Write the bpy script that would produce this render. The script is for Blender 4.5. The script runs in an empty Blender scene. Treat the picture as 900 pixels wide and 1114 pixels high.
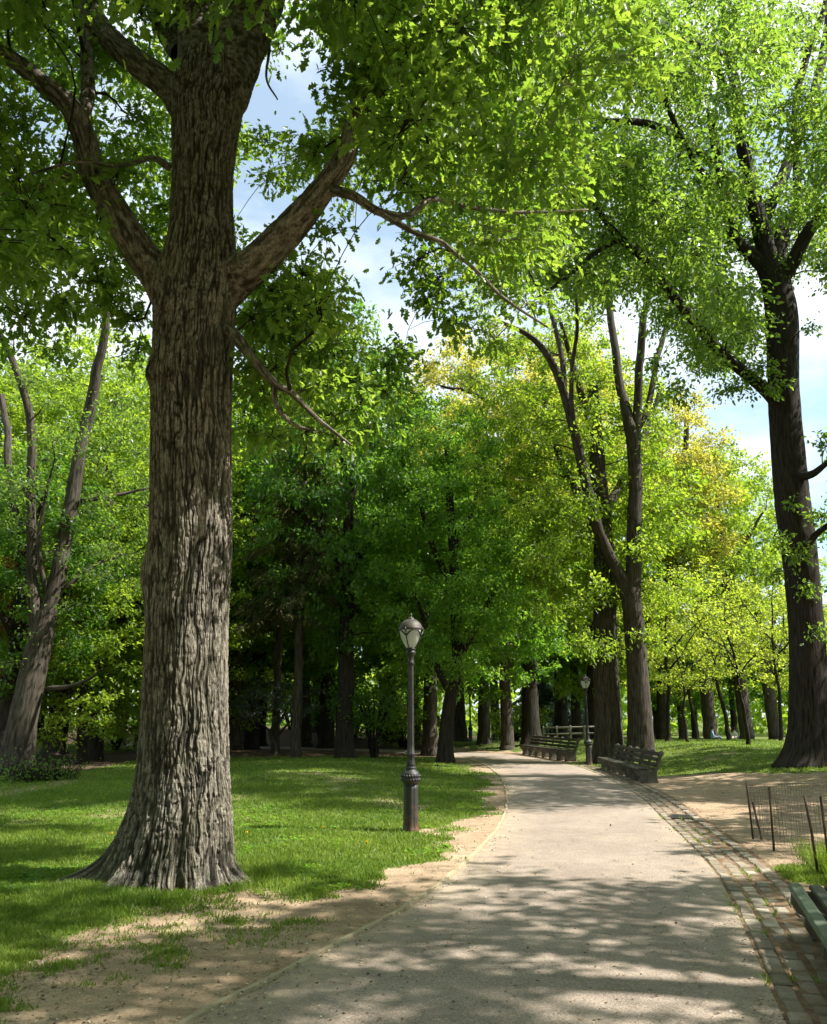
import bpy, math, random
import numpy as np
from math import radians, sin, cos, pi

random.seed(7)
RNG = np.random.default_rng(11)
scene = bpy.context.scene
COL = scene.collection

# ------------------------------------------------------------------ camera
CAMZ = 1.70
PITCH = math.atan(224 / 900)
CP, SP = cos(PITCH), sin(PITCH)
F = 900.0


def at(u, v, Y):
    """a point Y metres ahead of the camera that the photograph shows at pixel u, v"""
    yy = F * CP - (557 - v) * SP
    zz = F * SP + (557 - v) * CP
    return np.array([(u - 450) / yy * Y, Y, CAMZ + zz / yy * Y])


def gp(u, v, h=0.0):
    """ground point under pixel u, v"""
    yy = F * CP - (557 - v) * SP
    zz = F * SP + (557 - v) * CP
    Y = (CAMZ - h) * yy / -zz
    return np.array([(u - 450) / yy * Y, Y])


def proj(P):
    P = np.asarray(P, float)
    x, y, z = P[..., 0], P[..., 1], P[..., 2] - CAMZ
    d = np.maximum(y * CP + z * SP, 0.01)
    up = -y * SP + z * CP
    return 450 + F * x / d, 557 - F * up / d


def px(hw, v, Y):
    """half width in pixels -> metres at depth Y"""
    return hw * Y / (F * CP - (557 - v) * SP)


cam_d = bpy.data.cameras.new('camera')
cam = bpy.data.objects.new('camera', cam_d)
COL.objects.link(cam)
cam.location = (0, 0, CAMZ)
cam.rotation_euler = (pi / 2 + PITCH, 0, 0)
cam_d.sensor_fit = 'HORIZONTAL'
cam_d.sensor_width = 36
cam_d.lens = 36
cam_d.clip_end = 3000
scene.camera = cam


SUN_EL, SUN_AZ = radians(52), radians(84)      # azimuth measured from behind the camera towards the right
SKX, SKY_ = sin(SUN_AZ) / math.tan(SUN_EL), -cos(SUN_AZ) / math.tan(SUN_EL)


def shadow(C):
    """where the shadow of a point falls on level ground"""
    return C[0] - C[2] * SKX, C[1] - C[2] * SKY_


# ground that lies in full sun between the crowns: no spray may shade it
LIT = [[(-8.0, 10.7), (-0.5, 10.4), (-0.5, 13.4), (-8.0, 13.6)], [(-1.0, 9.9), (6.0, 9.9), (6.5, 14.6), (-1.0, 15.2)]]


def shades_lit(C, r):
    x, y = shadow(C)
    return any(in_poly(np.array([x]), np.array([y]), p)[0] for p in LIT)


# ------------------------------------------------------------------ numeric helpers
def sstep(a, b, x):
    t = np.clip((np.asarray(x, float) - a) / (b - a), 0, 1)
    return t * t * (3 - 2 * t)


def _hash(ix, iy, iz, seed):
    h = (ix.astype(np.int64) * 374761393 + iy.astype(np.int64) * 668265263 + iz.astype(np.int64) * 2147483647 + seed * 974634777) & 0xFFFFFFFF
    h = ((h ^ (h >> 13)) * 1274126177) & 0xFFFFFFFF
    h = ((h ^ (h >> 15)) * 2246822519) & 0xFFFFFFFF
    return ((h ^ (h >> 16)) & 0xFFFFFF) / float(0xFFFFFF)


def vnoise(x, y, z, seed=0):
    x, y, z = np.broadcast_arrays(np.asarray(x, float), np.asarray(y, float), np.asarray(z, float))
    fx, fy, fz = np.floor(x), np.floor(y), np.floor(z)
    tx, ty, tz = x - fx, y - fy, z - fz
    tx = tx * tx * (3 - 2 * tx); ty = ty * ty * (3 - 2 * ty); tz = tz * tz * (3 - 2 * tz)
    r = 0
    for i in (0, 1):
        for j in (0, 1):
            for k in (0, 1):
                w = (tx if i else 1 - tx) * (ty if j else 1 - ty) * (tz if k else 1 - tz)
                r = r + w * _hash(fx + i, fy + j, fz + k, seed)
    return r


def fbm(x, y, z=0.0, seed=0, octs=3):
    s, a, t = 0, 1.0, 0
    for o in range(octs):
        s = s + a * vnoise(x * 2 ** o, y * 2 ** o, np.asarray(z) * 2 ** o, seed + o)
        t += a; a *= 0.5
    return s / t


def spline(P, n):
    """Catmull-Rom through P, n samples evenly in parameter"""
    P = np.asarray(P, float)
    Q = np.vstack([2 * P[0] - P[1], P, 2 * P[-1] - P[-2]])
    t = np.linspace(0, len(P) - 1 - 1e-9, n)
    i = np.floor(t).astype(int); f = (t - i)[:, None]
    a, b, c, d = Q[i], Q[i + 1], Q[i + 2], Q[i + 3]
    return 0.5 * (2 * b + (c - a) * f + (2 * a - 5 * b + 4 * c - d) * f * f + (3 * b - a - 3 * c + d) * f ** 3)


def in_poly(x, y, poly):
    x = np.asarray(x, float); y = np.asarray(y, float)
    r = np.zeros(x.shape, bool)
    n = len(poly)
    for i in range(n):
        x1, y1 = poly[i]; x2, y2 = poly[(i + 1) % n]
        if y1 == y2:
            continue
        c = ((y1 > y) != (y2 > y)) & (x < (x2 - x1) * (y - y1) / (y2 - y1) + x1)
        r ^= c
    return r


def d_poly(x, y, line, closed=False):
    """distance of points to a polyline"""
    x = np.asarray(x, float); y = np.asarray(y, float)
    best = np.full(x.shape, 1e9)
    L = list(line) + ([line[0]] if closed else [])
    for (x1, y1), (x2, y2) in zip(L[:-1], L[1:]):
        dx, dy = x2 - x1, y2 - y1
        q = dx * dx + dy * dy
        if q < 1e-12:
            continue
        t = np.clip(((x - x1) * dx + (y - y1) * dy) / q, 0, 1)
        best = np.minimum(best, (x - x1 - t * dx) ** 2 + (y - y1 - t * dy) ** 2)
    return np.sqrt(best)


def norm(a):
    return a / np.maximum(np.linalg.norm(a, axis=-1, keepdims=True), 1e-9)


# ------------------------------------------------------------------ mesh builder
class MB:
    def __init__(self):
        self.v = []; self.f = []; self.m = []; self.s = []; self.b = []; self.n = 0

    def add(self, V, faces, mat=0, smooth=False, bark=None):
        V = np.asarray(V, np.float32).reshape(-1, 3)
        if not isinstance(faces, list) or (len(faces) and np.isscalar(faces[0][0])):
            faces = [faces] if isinstance(faces, np.ndarray) else self._group(faces)
        for fa in faces:
            fa = np.asarray(fa, np.int64)
            self.f.append(fa + self.n); self.m.append(mat); self.s.append(smooth)
        self.v.append(V)
        self.b.append(np.zeros_like(V) if bark is None else np.asarray(bark, np.float32))
        self.n += len(V)

    @staticmethod
    def _group(faces):
        g = {}
        for f in faces:
            g.setdefault(len(f), []).append(f)
        return [np.array(x) for x in g.values()]

    def box(self, c, size, rot=None, mat=0, bev=0.0):
        """box centred at c; rot a 3x3 matrix; bev insets the top and bottom edges"""
        sx, sy, sz = np.array(size) / 2
        if bev > 0:
            b = min(bev, sx * .9, sy * .9, sz * .9)
            xs = []
            for z, ins in ((-sz, b), (-sz + b, 0), (sz - b, 0), (sz, b)):
                for k in ((1, 1), (-1, 1), (-1, -1), (1, -1)):
                    xs.append((k[0] * (sx - ins), k[1] * (sy - ins), z))
            V = np.array(xs)
            fs = [(3, 2, 1, 0), (12, 13, 14, 15)]
            for r in range(3):
                for k in range(4):
                    a = r * 4 + k; bb = r * 4 + (k + 1) % 4
                    fs.append((a, bb, bb + 4, a + 4))
        else:
            V = np.array([(x, y, z) for z in (-sz, sz) for (x, y) in ((sx, sy), (-sx, sy), (-sx, -sy), (sx, -sy))])
            fs = [(3, 2, 1, 0), (4, 5, 6, 7)] + [(k, (k + 1) % 4, (k + 1) % 4 + 4, k + 4) for k in range(4)]
        if rot is not None:
            V = V @ np.asarray(rot).T
        self.add(V + np.asarray(c), np.array(fs), mat)

    def tube(self, P, R, sides=8, mat=0, cap=True, smooth=True, l0=0.0):
        P = np.asarray(P, float); R = np.asarray(R, float)
        n = len(P)
        T = norm(np.gradient(P, axis=0))
        up = np.array([1.0, 0, 0]) if abs(T[0][0]) < 0.8 else np.array([0, 1.0, 0])
        N = np.zeros((n, 3)); a = up - T[0] * up.dot(T[0]); a /= np.linalg.norm(a)
        for i in range(n):
            a = a - T[i] * a.dot(T[i]); a = a / np.linalg.norm(a); N[i] = a
        B = np.cross(T, N)
        th = np.linspace(0, 2 * pi, sides, endpoint=False)
        c, s = np.cos(th), np.sin(th)
        V = P[:, None] + R[:, None, None] * (c[None, :, None] * N[:, None] + s[None, :, None] * B[:, None])
        ln = np.concatenate([[0], np.cumsum(np.linalg.norm(np.diff(P, axis=0), axis=1))]) + l0
        bk = np.stack([R[:, None] * c + 0 * ln[:, None], R[:, None] * s + 0 * ln[:, None], ln[:, None] + 0 * c], -1)
        i = np.arange(n - 1)[:, None] * sides; k = np.arange(sides)[None]; k2 = (k + 1) % sides
        fs = np.stack([i + k, i + k2, i + k2 + sides, i + k + sides], -1).reshape(-1, 4)
        faces = [fs]
        if cap:
            faces.append(np.array([list(range(sides))[::-1]])); faces.append(np.array([[(n - 1) * sides + q for q in range(sides)]]))
        self.add(V.reshape(-1, 3), faces, mat, smooth, bk.reshape(-1, 3))

    def twigs(self, S, M, E, r0, r1, mat=0):
        """many three-sided twigs at once, bent through M"""
        S, M, E = (np.asarray(a, float) for a in (S, M, E))
        n = len(S)
        if n == 0:
            return
        T = norm(E - S)
        N = norm(np.cross(T, np.array([0.31, 0.17, 0.93])))
        B = np.cross(T, N)
        V = np.zeros((n, 9, 3)); bk = np.zeros((n, 9, 3))
        r0 = np.broadcast_to(r0, (n,)); r1 = np.broadcast_to(r1, (n,))
        for q, (C, r) in enumerate(((S, r0), (M, (r0 + r1) / 2), (E, r1))):
            for k in range(3):
                an = 2 * pi * k / 3
                V[:, q * 3 + k] = C + r[:, None] * (cos(an) * N + sin(an) * B)
                bk[:, q * 3 + k] = V[:, q * 3 + k]
        fs = []
        for q in (0, 1):
            for k in range(3):
                fs.append((q * 3 + k, q * 3 + (k + 1) % 3, q * 3 + 3 + (k + 1) % 3, q * 3 + 3 + k))
        fs = np.array(fs)
        FA = (np.arange(n)[:, None, None] * 9 + fs[None]).reshape(-1, 4)
        self.add(V.reshape(-1, 3), [FA], mat, True, bk.reshape(-1, 3))

    def leaves(self, pos, axis, nrm, size, tmpl, mat=0):
        TV, TF = tmpl
        n = len(pos)
        if n == 0:
            return
        a = norm(axis); nn = nrm - a * np.sum(nrm * a, -1, keepdims=True); nn = norm(nn)
        b = np.cross(nn, a)
        size = np.broadcast_to(size, (n,))
        V = pos[:, None] + size[:, None, None] * (TV[None, :, 0:1] * a[:, None] + TV[None, :, 1:2] * b[:, None] + TV[None, :, 2:3] * nn[:, None])
        k = len(TV)
        faces = [(np.arange(n)[:, None, None] * k + fa[None]).reshape(-1, fa.shape[1]) for fa in TF]
        self.add(V.reshape(-1, 3), faces, mat, False)

    def lathe(self, prof, sides=24, c=(0, 0, 0), mat=0, flute=None, smooth=True):
        """prof: (r, z) list; flute(theta, z) scales the radius"""
        th = np.linspace(0, 2 * pi, sides, endpoint=False)
        V = []
        for r, z in prof:
            k = flute(th, z) if flute else 1.0
            V.append(np.stack([r * k * np.cos(th) + c[0], r * k * np.sin(th) + c[1], np.full(sides, z + c[2])], -1))
        n = len(prof)
        i = np.arange(n - 1)[:, None] * sides; k = np.arange(sides)[None]; k2 = (k + 1) % sides
        fs = np.stack([i + k, i + k2, i + k2 + sides, i + k + sides], -1).reshape(-1, 4)
        self.add(np.concatenate(V), [fs, np.array([list(range(sides))[::-1]]), np.array([[(n - 1) * sides + q for q in range(sides)]])], mat, smooth)

    def mesh(self, name, mats):
        me = bpy.data.meshes.new(name)
        V = np.concatenate(self.v); nv = len(V)
        me.vertices.add(nv); me.vertices.foreach_set('co', V.ravel())
        lv = np.concatenate([f.ravel() for f in self.f])
        tot = np.concatenate([np.full(len(f), f.shape[1]) for f in self.f])
        mi = np.concatenate([np.full(len(f), m) for f, m in zip(self.f, self.m)])
        sm = np.concatenate([np.full(len(f), s) for f, s in zip(self.f, self.s)])
        st = np.concatenate([[0], np.cumsum(tot)[:-1]])
        me.loops.add(len(lv)); me.loops.foreach_set('vertex_index', lv.astype(np.int32))
        me.polygons.add(len(tot)); me.polygons.foreach_set('loop_start', st.astype(np.int32))
        me.polygons.foreach_set('material_index', mi.astype(np.int32))
        me.polygons.foreach_set('use_smooth', sm.astype(bool))
        at_ = me.attributes.new('bark', 'FLOAT_VECTOR', 'POINT')
        at_.data.foreach_set('vector', np.concatenate(self.b).astype(np.float32).ravel())
        for m in (mats if isinstance(mats, (list, tuple)) else [mats]):
            me.materials.append(m)
        me.update(calc_edges=True)
        return me

    def build(self, name, mats, parent=None):
        o = bpy.data.objects.new(name, self.mesh(name, mats))
        COL.objects.link(o)
        if parent is not None:
            o.parent = parent
        return o


def tag(o, label=None, cat=None, group=None, kind=None):
    if label: o['label'] = label
    if cat: o['category'] = cat
    if group: o['group'] = group
    if kind: o['kind'] = kind
    return o


def empty(name, loc=(0, 0, 0), rz=0.0):
    o = bpy.data.objects.new(name, None)
    COL.objects.link(o)
    o.location = loc; o.rotation_euler = (0, 0, rz)
    o.empty_display_size = 0.2
    return o


def copy_thing(root, loc, rz=0.0, sc=1.0):
    r = root.copy(); COL.objects.link(r)
    r.location = loc; r.rotation_euler = (0, 0, rz); r.scale = (sc, sc, sc) if np.isscalar(sc) else sc
    for ch in list(root.children):
        c = ch.copy(); COL.objects.link(c); c.parent = r
        for g in list(ch.children):
            d = g.copy(); COL.objects.link(d); d.parent = c
    return r


# ------------------------------------------------------------------ materials
def newmat(name):
    m = bpy.data.materials.new(name); m.use_nodes = True
    nt = m.node_tree; nt.nodes.clear()
    out = nt.nodes.new('ShaderNodeOutputMaterial')
    return m, nt, out


def N(nt, t, **k):
    n = nt.nodes.new(t)
    for a, b in k.items():
        if a.startswith('_'):
            setattr(n, a[1:], b)
        else:
            n.inputs[a.replace('__', ' ')].default_value = b
    return n


def L(nt, a, b):
    nt.links.new(a, b)


def ramp(nt, fac, stops, interp='LINEAR'):
    r = nt.nodes.new('ShaderNodeValToRGB')
    r.color_ramp.interpolation = interp
    el = r.color_ramp.elements
    while len(el) < len(stops):
        el.new(0.5)
    for e, (p, c) in zip(el, stops):
        e.position = p; e.color = (*c, 1) if len(c) == 3 else c
    L(nt, fac, r.inputs[0])
    return r.outputs[0]


def mixc(nt, fac, a, b, blend='MIX'):
    m = nt.nodes.new('ShaderNodeMix'); m.data_type = 'RGBA'; m.blend_type = blend
    for s, x in ((m.inputs[0], fac), (m.inputs[6], a), (m.inputs[7], b)):
        if hasattr(x, 'links'):
            L(nt, x, s)
        else:
            s.default_value = x if not isinstance(x, tuple) else (*x, 1)
    return m.outputs[2]


def noise(nt, vec, scale, detail=3, rough=0.55, out='Fac'):
    n = N(nt, 'ShaderNodeTexNoise', Scale=scale, Detail=detail, Roughness=rough)
    if vec is not None:
        L(nt, vec, n.inputs['Vector'])
    return n.outputs[out]


def pos(nt):
    return nt.nodes.new('ShaderNodeNewGeometry').outputs['Position']


def bump(nt, h, strength, dist, prev=None):
    b = N(nt, 'ShaderNodeBump', Strength=strength, Distance=dist)
    L(nt, h, b.inputs['Height'])
    if prev is not None:
        L(nt, prev, b.inputs['Normal'])
    return b.outputs[0]


def leafmat(name, c1, c2, t1, t2, trans=0.5, rough=0.45, spec=0.35):
    """two-sided leaf: reflected colour c1..c2, transmitted colour t1..t2, varied leaf by leaf and branch by branch"""
    m, nt, out = newmat(name)
    g = nt.nodes.new('ShaderNodeNewGeometry')
    big = noise(nt, g.outputs['Position'], 0.55, 2)
    mx = N(nt, 'ShaderNodeMath', _operation='MULTIPLY_ADD')
    L(nt, g.outputs['Random Per Island'], mx.inputs[0]); mx.inputs[1].default_value = 0.55
    b2 = N(nt, 'ShaderNodeMath', _operation='MULTIPLY_ADD'); L(nt, big, b2.inputs[0]); b2.inputs[1].default_value = 1.3; b2.inputs[2].default_value = -0.42
    L(nt, b2.outputs[0], mx.inputs[2])
    f = mx.outputs[0]
    cr = ramp(nt, f, [(0.0, c1), (1.0, c2)]); tr = ramp(nt, f, [(0.0, t1), (1.0, t2)])
    p = N(nt, 'ShaderNodeBsdfPrincipled', Roughness=rough)
    p.inputs['Specular IOR Level'].default_value = spec
    L(nt, cr, p.inputs['Base Color'])
    t = nt.nodes.new('ShaderNodeBsdfTranslucent'); L(nt, tr, t.inputs['Color'])
    mix = N(nt, 'ShaderNodeMixShader', Fac=trans)
    L(nt, p.outputs[0], mix.inputs[1]); L(nt, t.outputs[0], mix.inputs[2]); L(nt, mix.outputs[0], out.inputs[0])
    return m


def barkmat(name, dark, light, sx=26.0, sl=2.6, strength=0.9, dist=0.03, moss=None):
    m, nt, out = newmat(name)
    a = N(nt, 'ShaderNodeAttribute', _attribute_name='bark')
    mp = N(nt, 'ShaderNodeMapping'); mp.inputs['Scale'].default_value = (sx, sx, sl)
    L(nt, a.outputs['Vector'], mp.inputs['Vector'])
    warp = noise(nt, mp.outputs[0], 0.6, 2, out='Color')
    wv = N(nt, 'ShaderNodeMix', _data_type='VECTOR')
    add = N(nt, 'ShaderNodeVectorMath', _operation='MULTIPLY_ADD')
    L(nt, warp, add.inputs[0]); add.inputs[1].default_value = (1.2, 1.2, 1.2); L(nt, mp.outputs[0], add.inputs[2])
    nt.nodes.remove(wv)
    n1 = noise(nt, add.outputs[0], 1.0, 5, 0.62)
    n2 = noise(nt, a.outputs['Vector'], 60, 4, 0.6)
    pat = noise(nt, a.outputs['Vector'], 1.7, 3)
    c = ramp(nt, n1, [(0.34, dark), (0.62, light)])
    c = mixc(nt, ramp(nt, pat, [(0.35, (0, 0, 0)), (0.7, (1, 1, 1))]), c, tuple(x * 0.72 for x in light) if moss is None else moss, 'MIX') if moss else c
    c = mixc(nt, 0.5, c, ramp(nt, n2, [(0.3, (0.45, 0.45, 0.45)), (0.7, (1.25, 1.2, 1.15))]), 'MULTIPLY')
    p = N(nt, 'ShaderNodeBsdfPrincipled', Roughness=0.9); p.inputs['Specular IOR Level'].default_value = 0.15
    L(nt, c, p.inputs['Base Color'])
    b = bump(nt, n1, strength, dist); b = bump(nt, n2, 0.35, 0.006, b)
    L(nt, b, p.inputs['Normal']); L(nt, p.outputs[0], out.inputs[0])
    return m


MAT = {}
# near oak: fresh mid green, lit leaves glow yellow-green
MAT['oak_leaf'] = leafmat('oak_leaf', (0.046, 0.108, 0.018), (0.12, 0.205, 0.038), (0.15, 0.33, 0.02), (0.48, 0.64, 0.06), 0.56, 0.4, 0.5)
MAT['elm_leaf'] = leafmat('elm_leaf', (0.052, 0.113, 0.022), (0.12, 0.195, 0.040), (0.15, 0.32, 0.025), (0.42, 0.58, 0.06), 0.54, 0.4, 0.5)
MAT['linden_leaf'] = leafmat('linden_leaf', (0.055, 0.14, 0.02), (0.12, 0.23, 0.035), (0.17, 0.42, 0.02), (0.42, 0.66, 0.05), 0.54)
MAT['dark_leaf'] = leafmat('dark_leaf', (0.038, 0.095, 0.016), (0.085, 0.17, 0.03), (0.10, 0.28, 0.015), (0.28, 0.50, 0.035), 0.50)
MAT['bright_leaf'] = leafmat('bright_leaf', (0.09, 0.165, 0.02), (0.17, 0.25, 0.03), (0.26, 0.45, 0.02), (0.54, 0.68, 0.05), 0.54)
MAT['lime_leaf'] = leafmat('lime_leaf', (0.13, 0.20, 0.022), (0.23, 0.29, 0.04), (0.42, 0.58, 0.03), (0.70, 0.76, 0.08), 0.55)
MAT['bronze_leaf'] = leafmat('bronze_leaf', (0.19, 0.20, 0.03), (0.30, 0.265, 0.06), (0.50, 0.55, 0.05), (0.76, 0.68, 0.10), 0.53)
MAT['red_leaf'] = leafmat('red_leaf', (0.10, 0.025, 0.015), (0.20, 0.05, 0.025), (0.30, 0.05, 0.02), (0.50, 0.12, 0.04), 0.45)
MAT['needle'] = leafmat('needle', (0.035, 0.065, 0.02), (0.14, 0.13, 0.05), (0.07, 0.12, 0.02), (0.25, 0.23, 0.06), 0.35)
MAT['blue_needle'] = leafmat('blue_needle', (0.04, 0.075, 0.05), (0.09, 0.135, 0.09), (0.05, 0.10, 0.05), (0.10, 0.17, 0.08), 0.25)
MAT['grass_blade'] = leafmat('grass_blade', (0.075, 0.140, 0.018), (0.185, 0.25, 0.042), (0.14, 0.28, 0.018), (0.38, 0.48, 0.06), 0.42, 0.5, 0.25)
MAT['fresh_grass'] = leafmat('fresh_grass', (0.10, 0.18, 0.02), (0.17, 0.26, 0.03), (0.20, 0.36, 0.02), (0.40, 0.52, 0.05), 0.45, 0.5, 0.25)

MAT['bark_grey'] = barkmat('bark_grey', (0.045, 0.036, 0.027), (0.20, 0.165, 0.125))
MAT['bark_dark'] = barkmat('bark_dark', (0.012, 0.010, 0.008), (0.050, 0.042, 0.034), 22, 2.2)
MAT['bark_mid'] = barkmat('bark_mid', (0.020, 0.017, 0.0135), (0.098, 0.083, 0.065), 18, 2.0)
MAT['bark_smooth'] = barkmat('bark_smooth', (0.05, 0.043, 0.034), (0.13, 0.115, 0.092), 9, 5.0, 0.4, 0.01)


def oakbark():
    m, nt, out = newmat('oak_bark')
    a = N(nt, 'ShaderNodeAttribute', _attribute_name='bark')      # x: ridge height 0..1, yzw unused
    p3 = pos(nt)
    sep = N(nt, 'ShaderNodeSeparateXYZ'); L(nt, a.outputs['Vector'], sep.inputs[0])
    n2 = noise(nt, p3, 70, 5, 0.65)
    n3 = noise(nt, p3, 2.3, 3)
    mp = N(nt, 'ShaderNodeMapping'); mp.inputs['Scale'].default_value = (55, 55, 9); L(nt, p3, mp.inputs['Vector'])
    n4 = noise(nt, mp.outputs[0], 1.0, 5, 0.65)
    hh = N(nt, 'ShaderNodeMath', _operation='MULTIPLY_ADD'); L(nt, n4, hh.inputs[0]); hh.inputs[1].default_value = 0.95; L(nt, sep.outputs[0], hh.inputs[2])
    sc_ = N(nt, 'ShaderNodeMath', _operation='MULTIPLY'); L(nt, hh.outputs[0], sc_.inputs[0]); sc_.inputs[1].default_value = 0.625
    c = ramp(nt, sc_.outputs[0], [(0.30, (0.018, 0.0160, 0.0130)), (0.58, (0.066, 0.059, 0.049)), (0.74, (0.165, 0.149, 0.125)), (0.90, (0.36, 0.33, 0.285))])
    c = mixc(nt, 0.9, c, ramp(nt, n2, [(0.3, (0.5, 0.48, 0.46)), (0.7, (1.5, 1.47, 1.40))]), 'MULTIPLY')
    c = mixc(nt, ramp(nt, n3, [(0.45, (0, 0, 0)), (0.75, (0.35, 0.35, 0.35))]), c, (0.15, 0.15, 0.085))
    p = N(nt, 'ShaderNodeBsdfPrincipled', Roughness=0.92); p.inputs['Specular IOR Level'].default_value = 0.12
    L(nt, c, p.inputs['Base Color'])
    L(nt, bump(nt, n2, 0.5, 0.008, bump(nt, n4, 1.0, 0.03)), p.inputs['Normal']); L(nt, p.outputs[0], out.inputs[0])
    return m


MAT['oak_bark'] = oakbark()


def simple(name, col, rough=0.5, metal=0.0, var=0.25, scale=8.0, bmp=0.15, spec=0.5, col2=None, thr=(0.4, 0.7)):
    m, nt, out = newmat(name)
    tc = nt.nodes.new('ShaderNodeTexCoord').outputs['Object']
    n = noise(nt, tc, scale, 5, 0.6); nf = noise(nt, tc, scale * 9, 4, 0.6)
    c = ramp(nt, n, [(thr[0], col), (thr[1], col2 if col2 else tuple(min(1, x * (1 + var)) for x in col))])
    c = mixc(nt, 0.5, c, ramp(nt, nf, [(0.3, (1 - var,) * 3), (0.7, (1 + var,) * 3)]), 'MULTIPLY')
    p = N(nt, 'ShaderNodeBsdfPrincipled', Roughness=rough, Metallic=metal); p.inputs['Specular IOR Level'].default_value = spec
    L(nt, c, p.inputs['Base Color']); L(nt, bump(nt, nf, bmp, 0.01), p.inputs['Normal'])
    L(nt, p.outputs[0], out.inputs[0])
    return m


MAT['iron'] = simple('painted_iron', (0.014, 0.014, 0.0135), 0.55, 0.0, 0.3, 10, 0.2, 0.5, (0.05, 0.042, 0.034), (0.5, 0.8))
MAT['iron_cap'] = simple('weathered_iron_cap', (0.035, 0.030, 0.025), 0.55, 0.0, 0.35, 14, 0.3, 0.4, (0.10, 0.078, 0.055), (0.4, 0.75))
MAT['concrete'] = simple('bench_concrete', (0.09, 0.082, 0.066), 0.9, 0, 0.35, 6, 0.35, 0.2, (0.17, 0.155, 0.125))
MAT['bench_wood'] = simple('bench_wood_green', (0.035, 0.040, 0.026), 0.6, 0, 0.35, 12, 0.3, 0.35, (0.085, 0.085, 0.06), (0.4, 0.75))
MAT['bench_edge'] = simple('bench_wood_faded', (0.085, 0.115, 0.075), 0.6, 0, 0.3, 9, 0.3, 0.35, (0.15, 0.18, 0.125), (0.4, 0.75))
MAT['wood_grey'] = simple('bench_wood_grey', (0.040, 0.039, 0.029), 0.75, 0, 0.35, 9, 0.3, 0.2, (0.095, 0.088, 0.066), (0.4, 0.7))
MAT['rail_wood'] = simple('pale_rail', (0.19, 0.18, 0.15), 0.8, 0, 0.2, 4, 0.2, 0.2)
MAT['rust'] = simple('rusty_post', (0.055, 0.036, 0.026), 0.8, 0.2, 0.4, 14, 0.4, 0.3, (0.12, 0.07, 0.045))
MAT['wire'] = simple('dull_wire', (0.10, 0.085, 0.07), 0.6, 0.5, 0.3, 10, 0.1, 0.4)
def sett():
    m, nt, out = newmat('granite_sett')
    g_ = nt.nodes.new('ShaderNodeNewGeometry'); P = g_.outputs['Position']
    c = ramp(nt, g_.outputs['Random Per Island'], [(0, (0.16, 0.14, 0.112)), (.5, (0.25, 0.218, 0.168)), (1, (0.36, 0.32, 0.25))])
    n1 = noise(nt, P, 9, 5, .65); n2 = noise(nt, P, 90, 4, .65)
    c = mixc(nt, .8, c, ramp(nt, n1, [(.3, (.6, .58, .55)), (.7, (1.2, 1.2, 1.2))]), 'MULTIPLY'); c = mixc(nt, .7, c, ramp(nt, n2, [(.3, (.6, .6, .6)), (.7, (1.3, 1.3, 1.3))]), 'MULTIPLY')
    n3 = noise(nt, P, 3.2, 4, .6); c = mixc(nt, ramp(nt, n3, [(.42, (0, 0, 0)), (.66, (.8, .8, .8))]), c, (0.20, 0.145, 0.095))
    p = N(nt, 'ShaderNodeBsdfPrincipled', Roughness=.85); p.inputs['Specular IOR Level'].default_value = .25
    L(nt, c, p.inputs['Base Color']); L(nt, bump(nt, n2, .5, .006, bump(nt, n1, .6, .02)), p.inputs['Normal']); L(nt, p.outputs[0], out.inputs[0])
    return m


MAT['stone'] = sett()
MAT['edging'] = simple('edging_strip', (0.30, 0.25, 0.16), 0.85, 0, 0.3, 3, 0.3, 0.2, (0.42, 0.36, 0.24))
MAT['grate'] = simple('iron_grate', (0.016, 0.014, 0.012), 0.85, 0.0, 0.3, 14, 0.3, 0.4)
MAT['soil'] = simple('joint_soil', (0.13, 0.085, 0.05), 0.95, 0, 0.4, 6, 0.6, 0.1, (0.24, 0.17, 0.11))


def rustpole():
    m, nt, out = newmat('lamp_base_iron')
    tc = nt.nodes.new('ShaderNodeTexCoord').outputs['Object']
    sep = N(nt, 'ShaderNodeSeparateXYZ'); L(nt, tc, sep.inputs[0])
    n = noise(nt, tc, 9, 5, 0.65)
    mm = N(nt, 'ShaderNodeMath', _operation='MULTIPLY_ADD'); L(nt, sep.outputs[2], mm.inputs[0]); mm.inputs[1].default_value = -0.55; L(nt, n, mm.inputs[2])
    c = ramp(nt, mm.outputs[0], [(0.30, (0.020, 0.019, 0.017)), (0.50, (0.075, 0.038, 0.022)), (0.62, (0.13, 0.06, 0.035))])
    p = N(nt, 'ShaderNodeBsdfPrincipled', Roughness=0.55); L(nt, c, p.inputs['Base Color'])
    L(nt, bump(nt, noise(nt, tc, 60, 4), 0.3, 0.008), p.inputs['Normal']); L(nt, p.outputs[0], out.inputs[0])
    return m


MAT['lamp_base'] = rustpole()


def glassmat():
    m, nt, out = newmat('milky_lamp_glass')
    p = N(nt, 'ShaderNodeBsdfPrincipled', Roughness=0.12); p.inputs['Base Color'].default_value = (0.62, 0.67, 0.64, 1)
    t = N(nt, 'ShaderNodeBsdfTranslucent'); t.inputs['Color'].default_value = (0.78, 0.82, 0.78, 1)
    mx = N(nt, 'ShaderNodeMixShader', Fac=0.45)
    L(nt, p.outputs[0], mx.inputs[1]); L(nt, t.outputs[0], mx.inputs[2]); L(nt, mx.outputs[0], out.inputs[0])
    return m


MAT['glass'] = glassmat()


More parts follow.
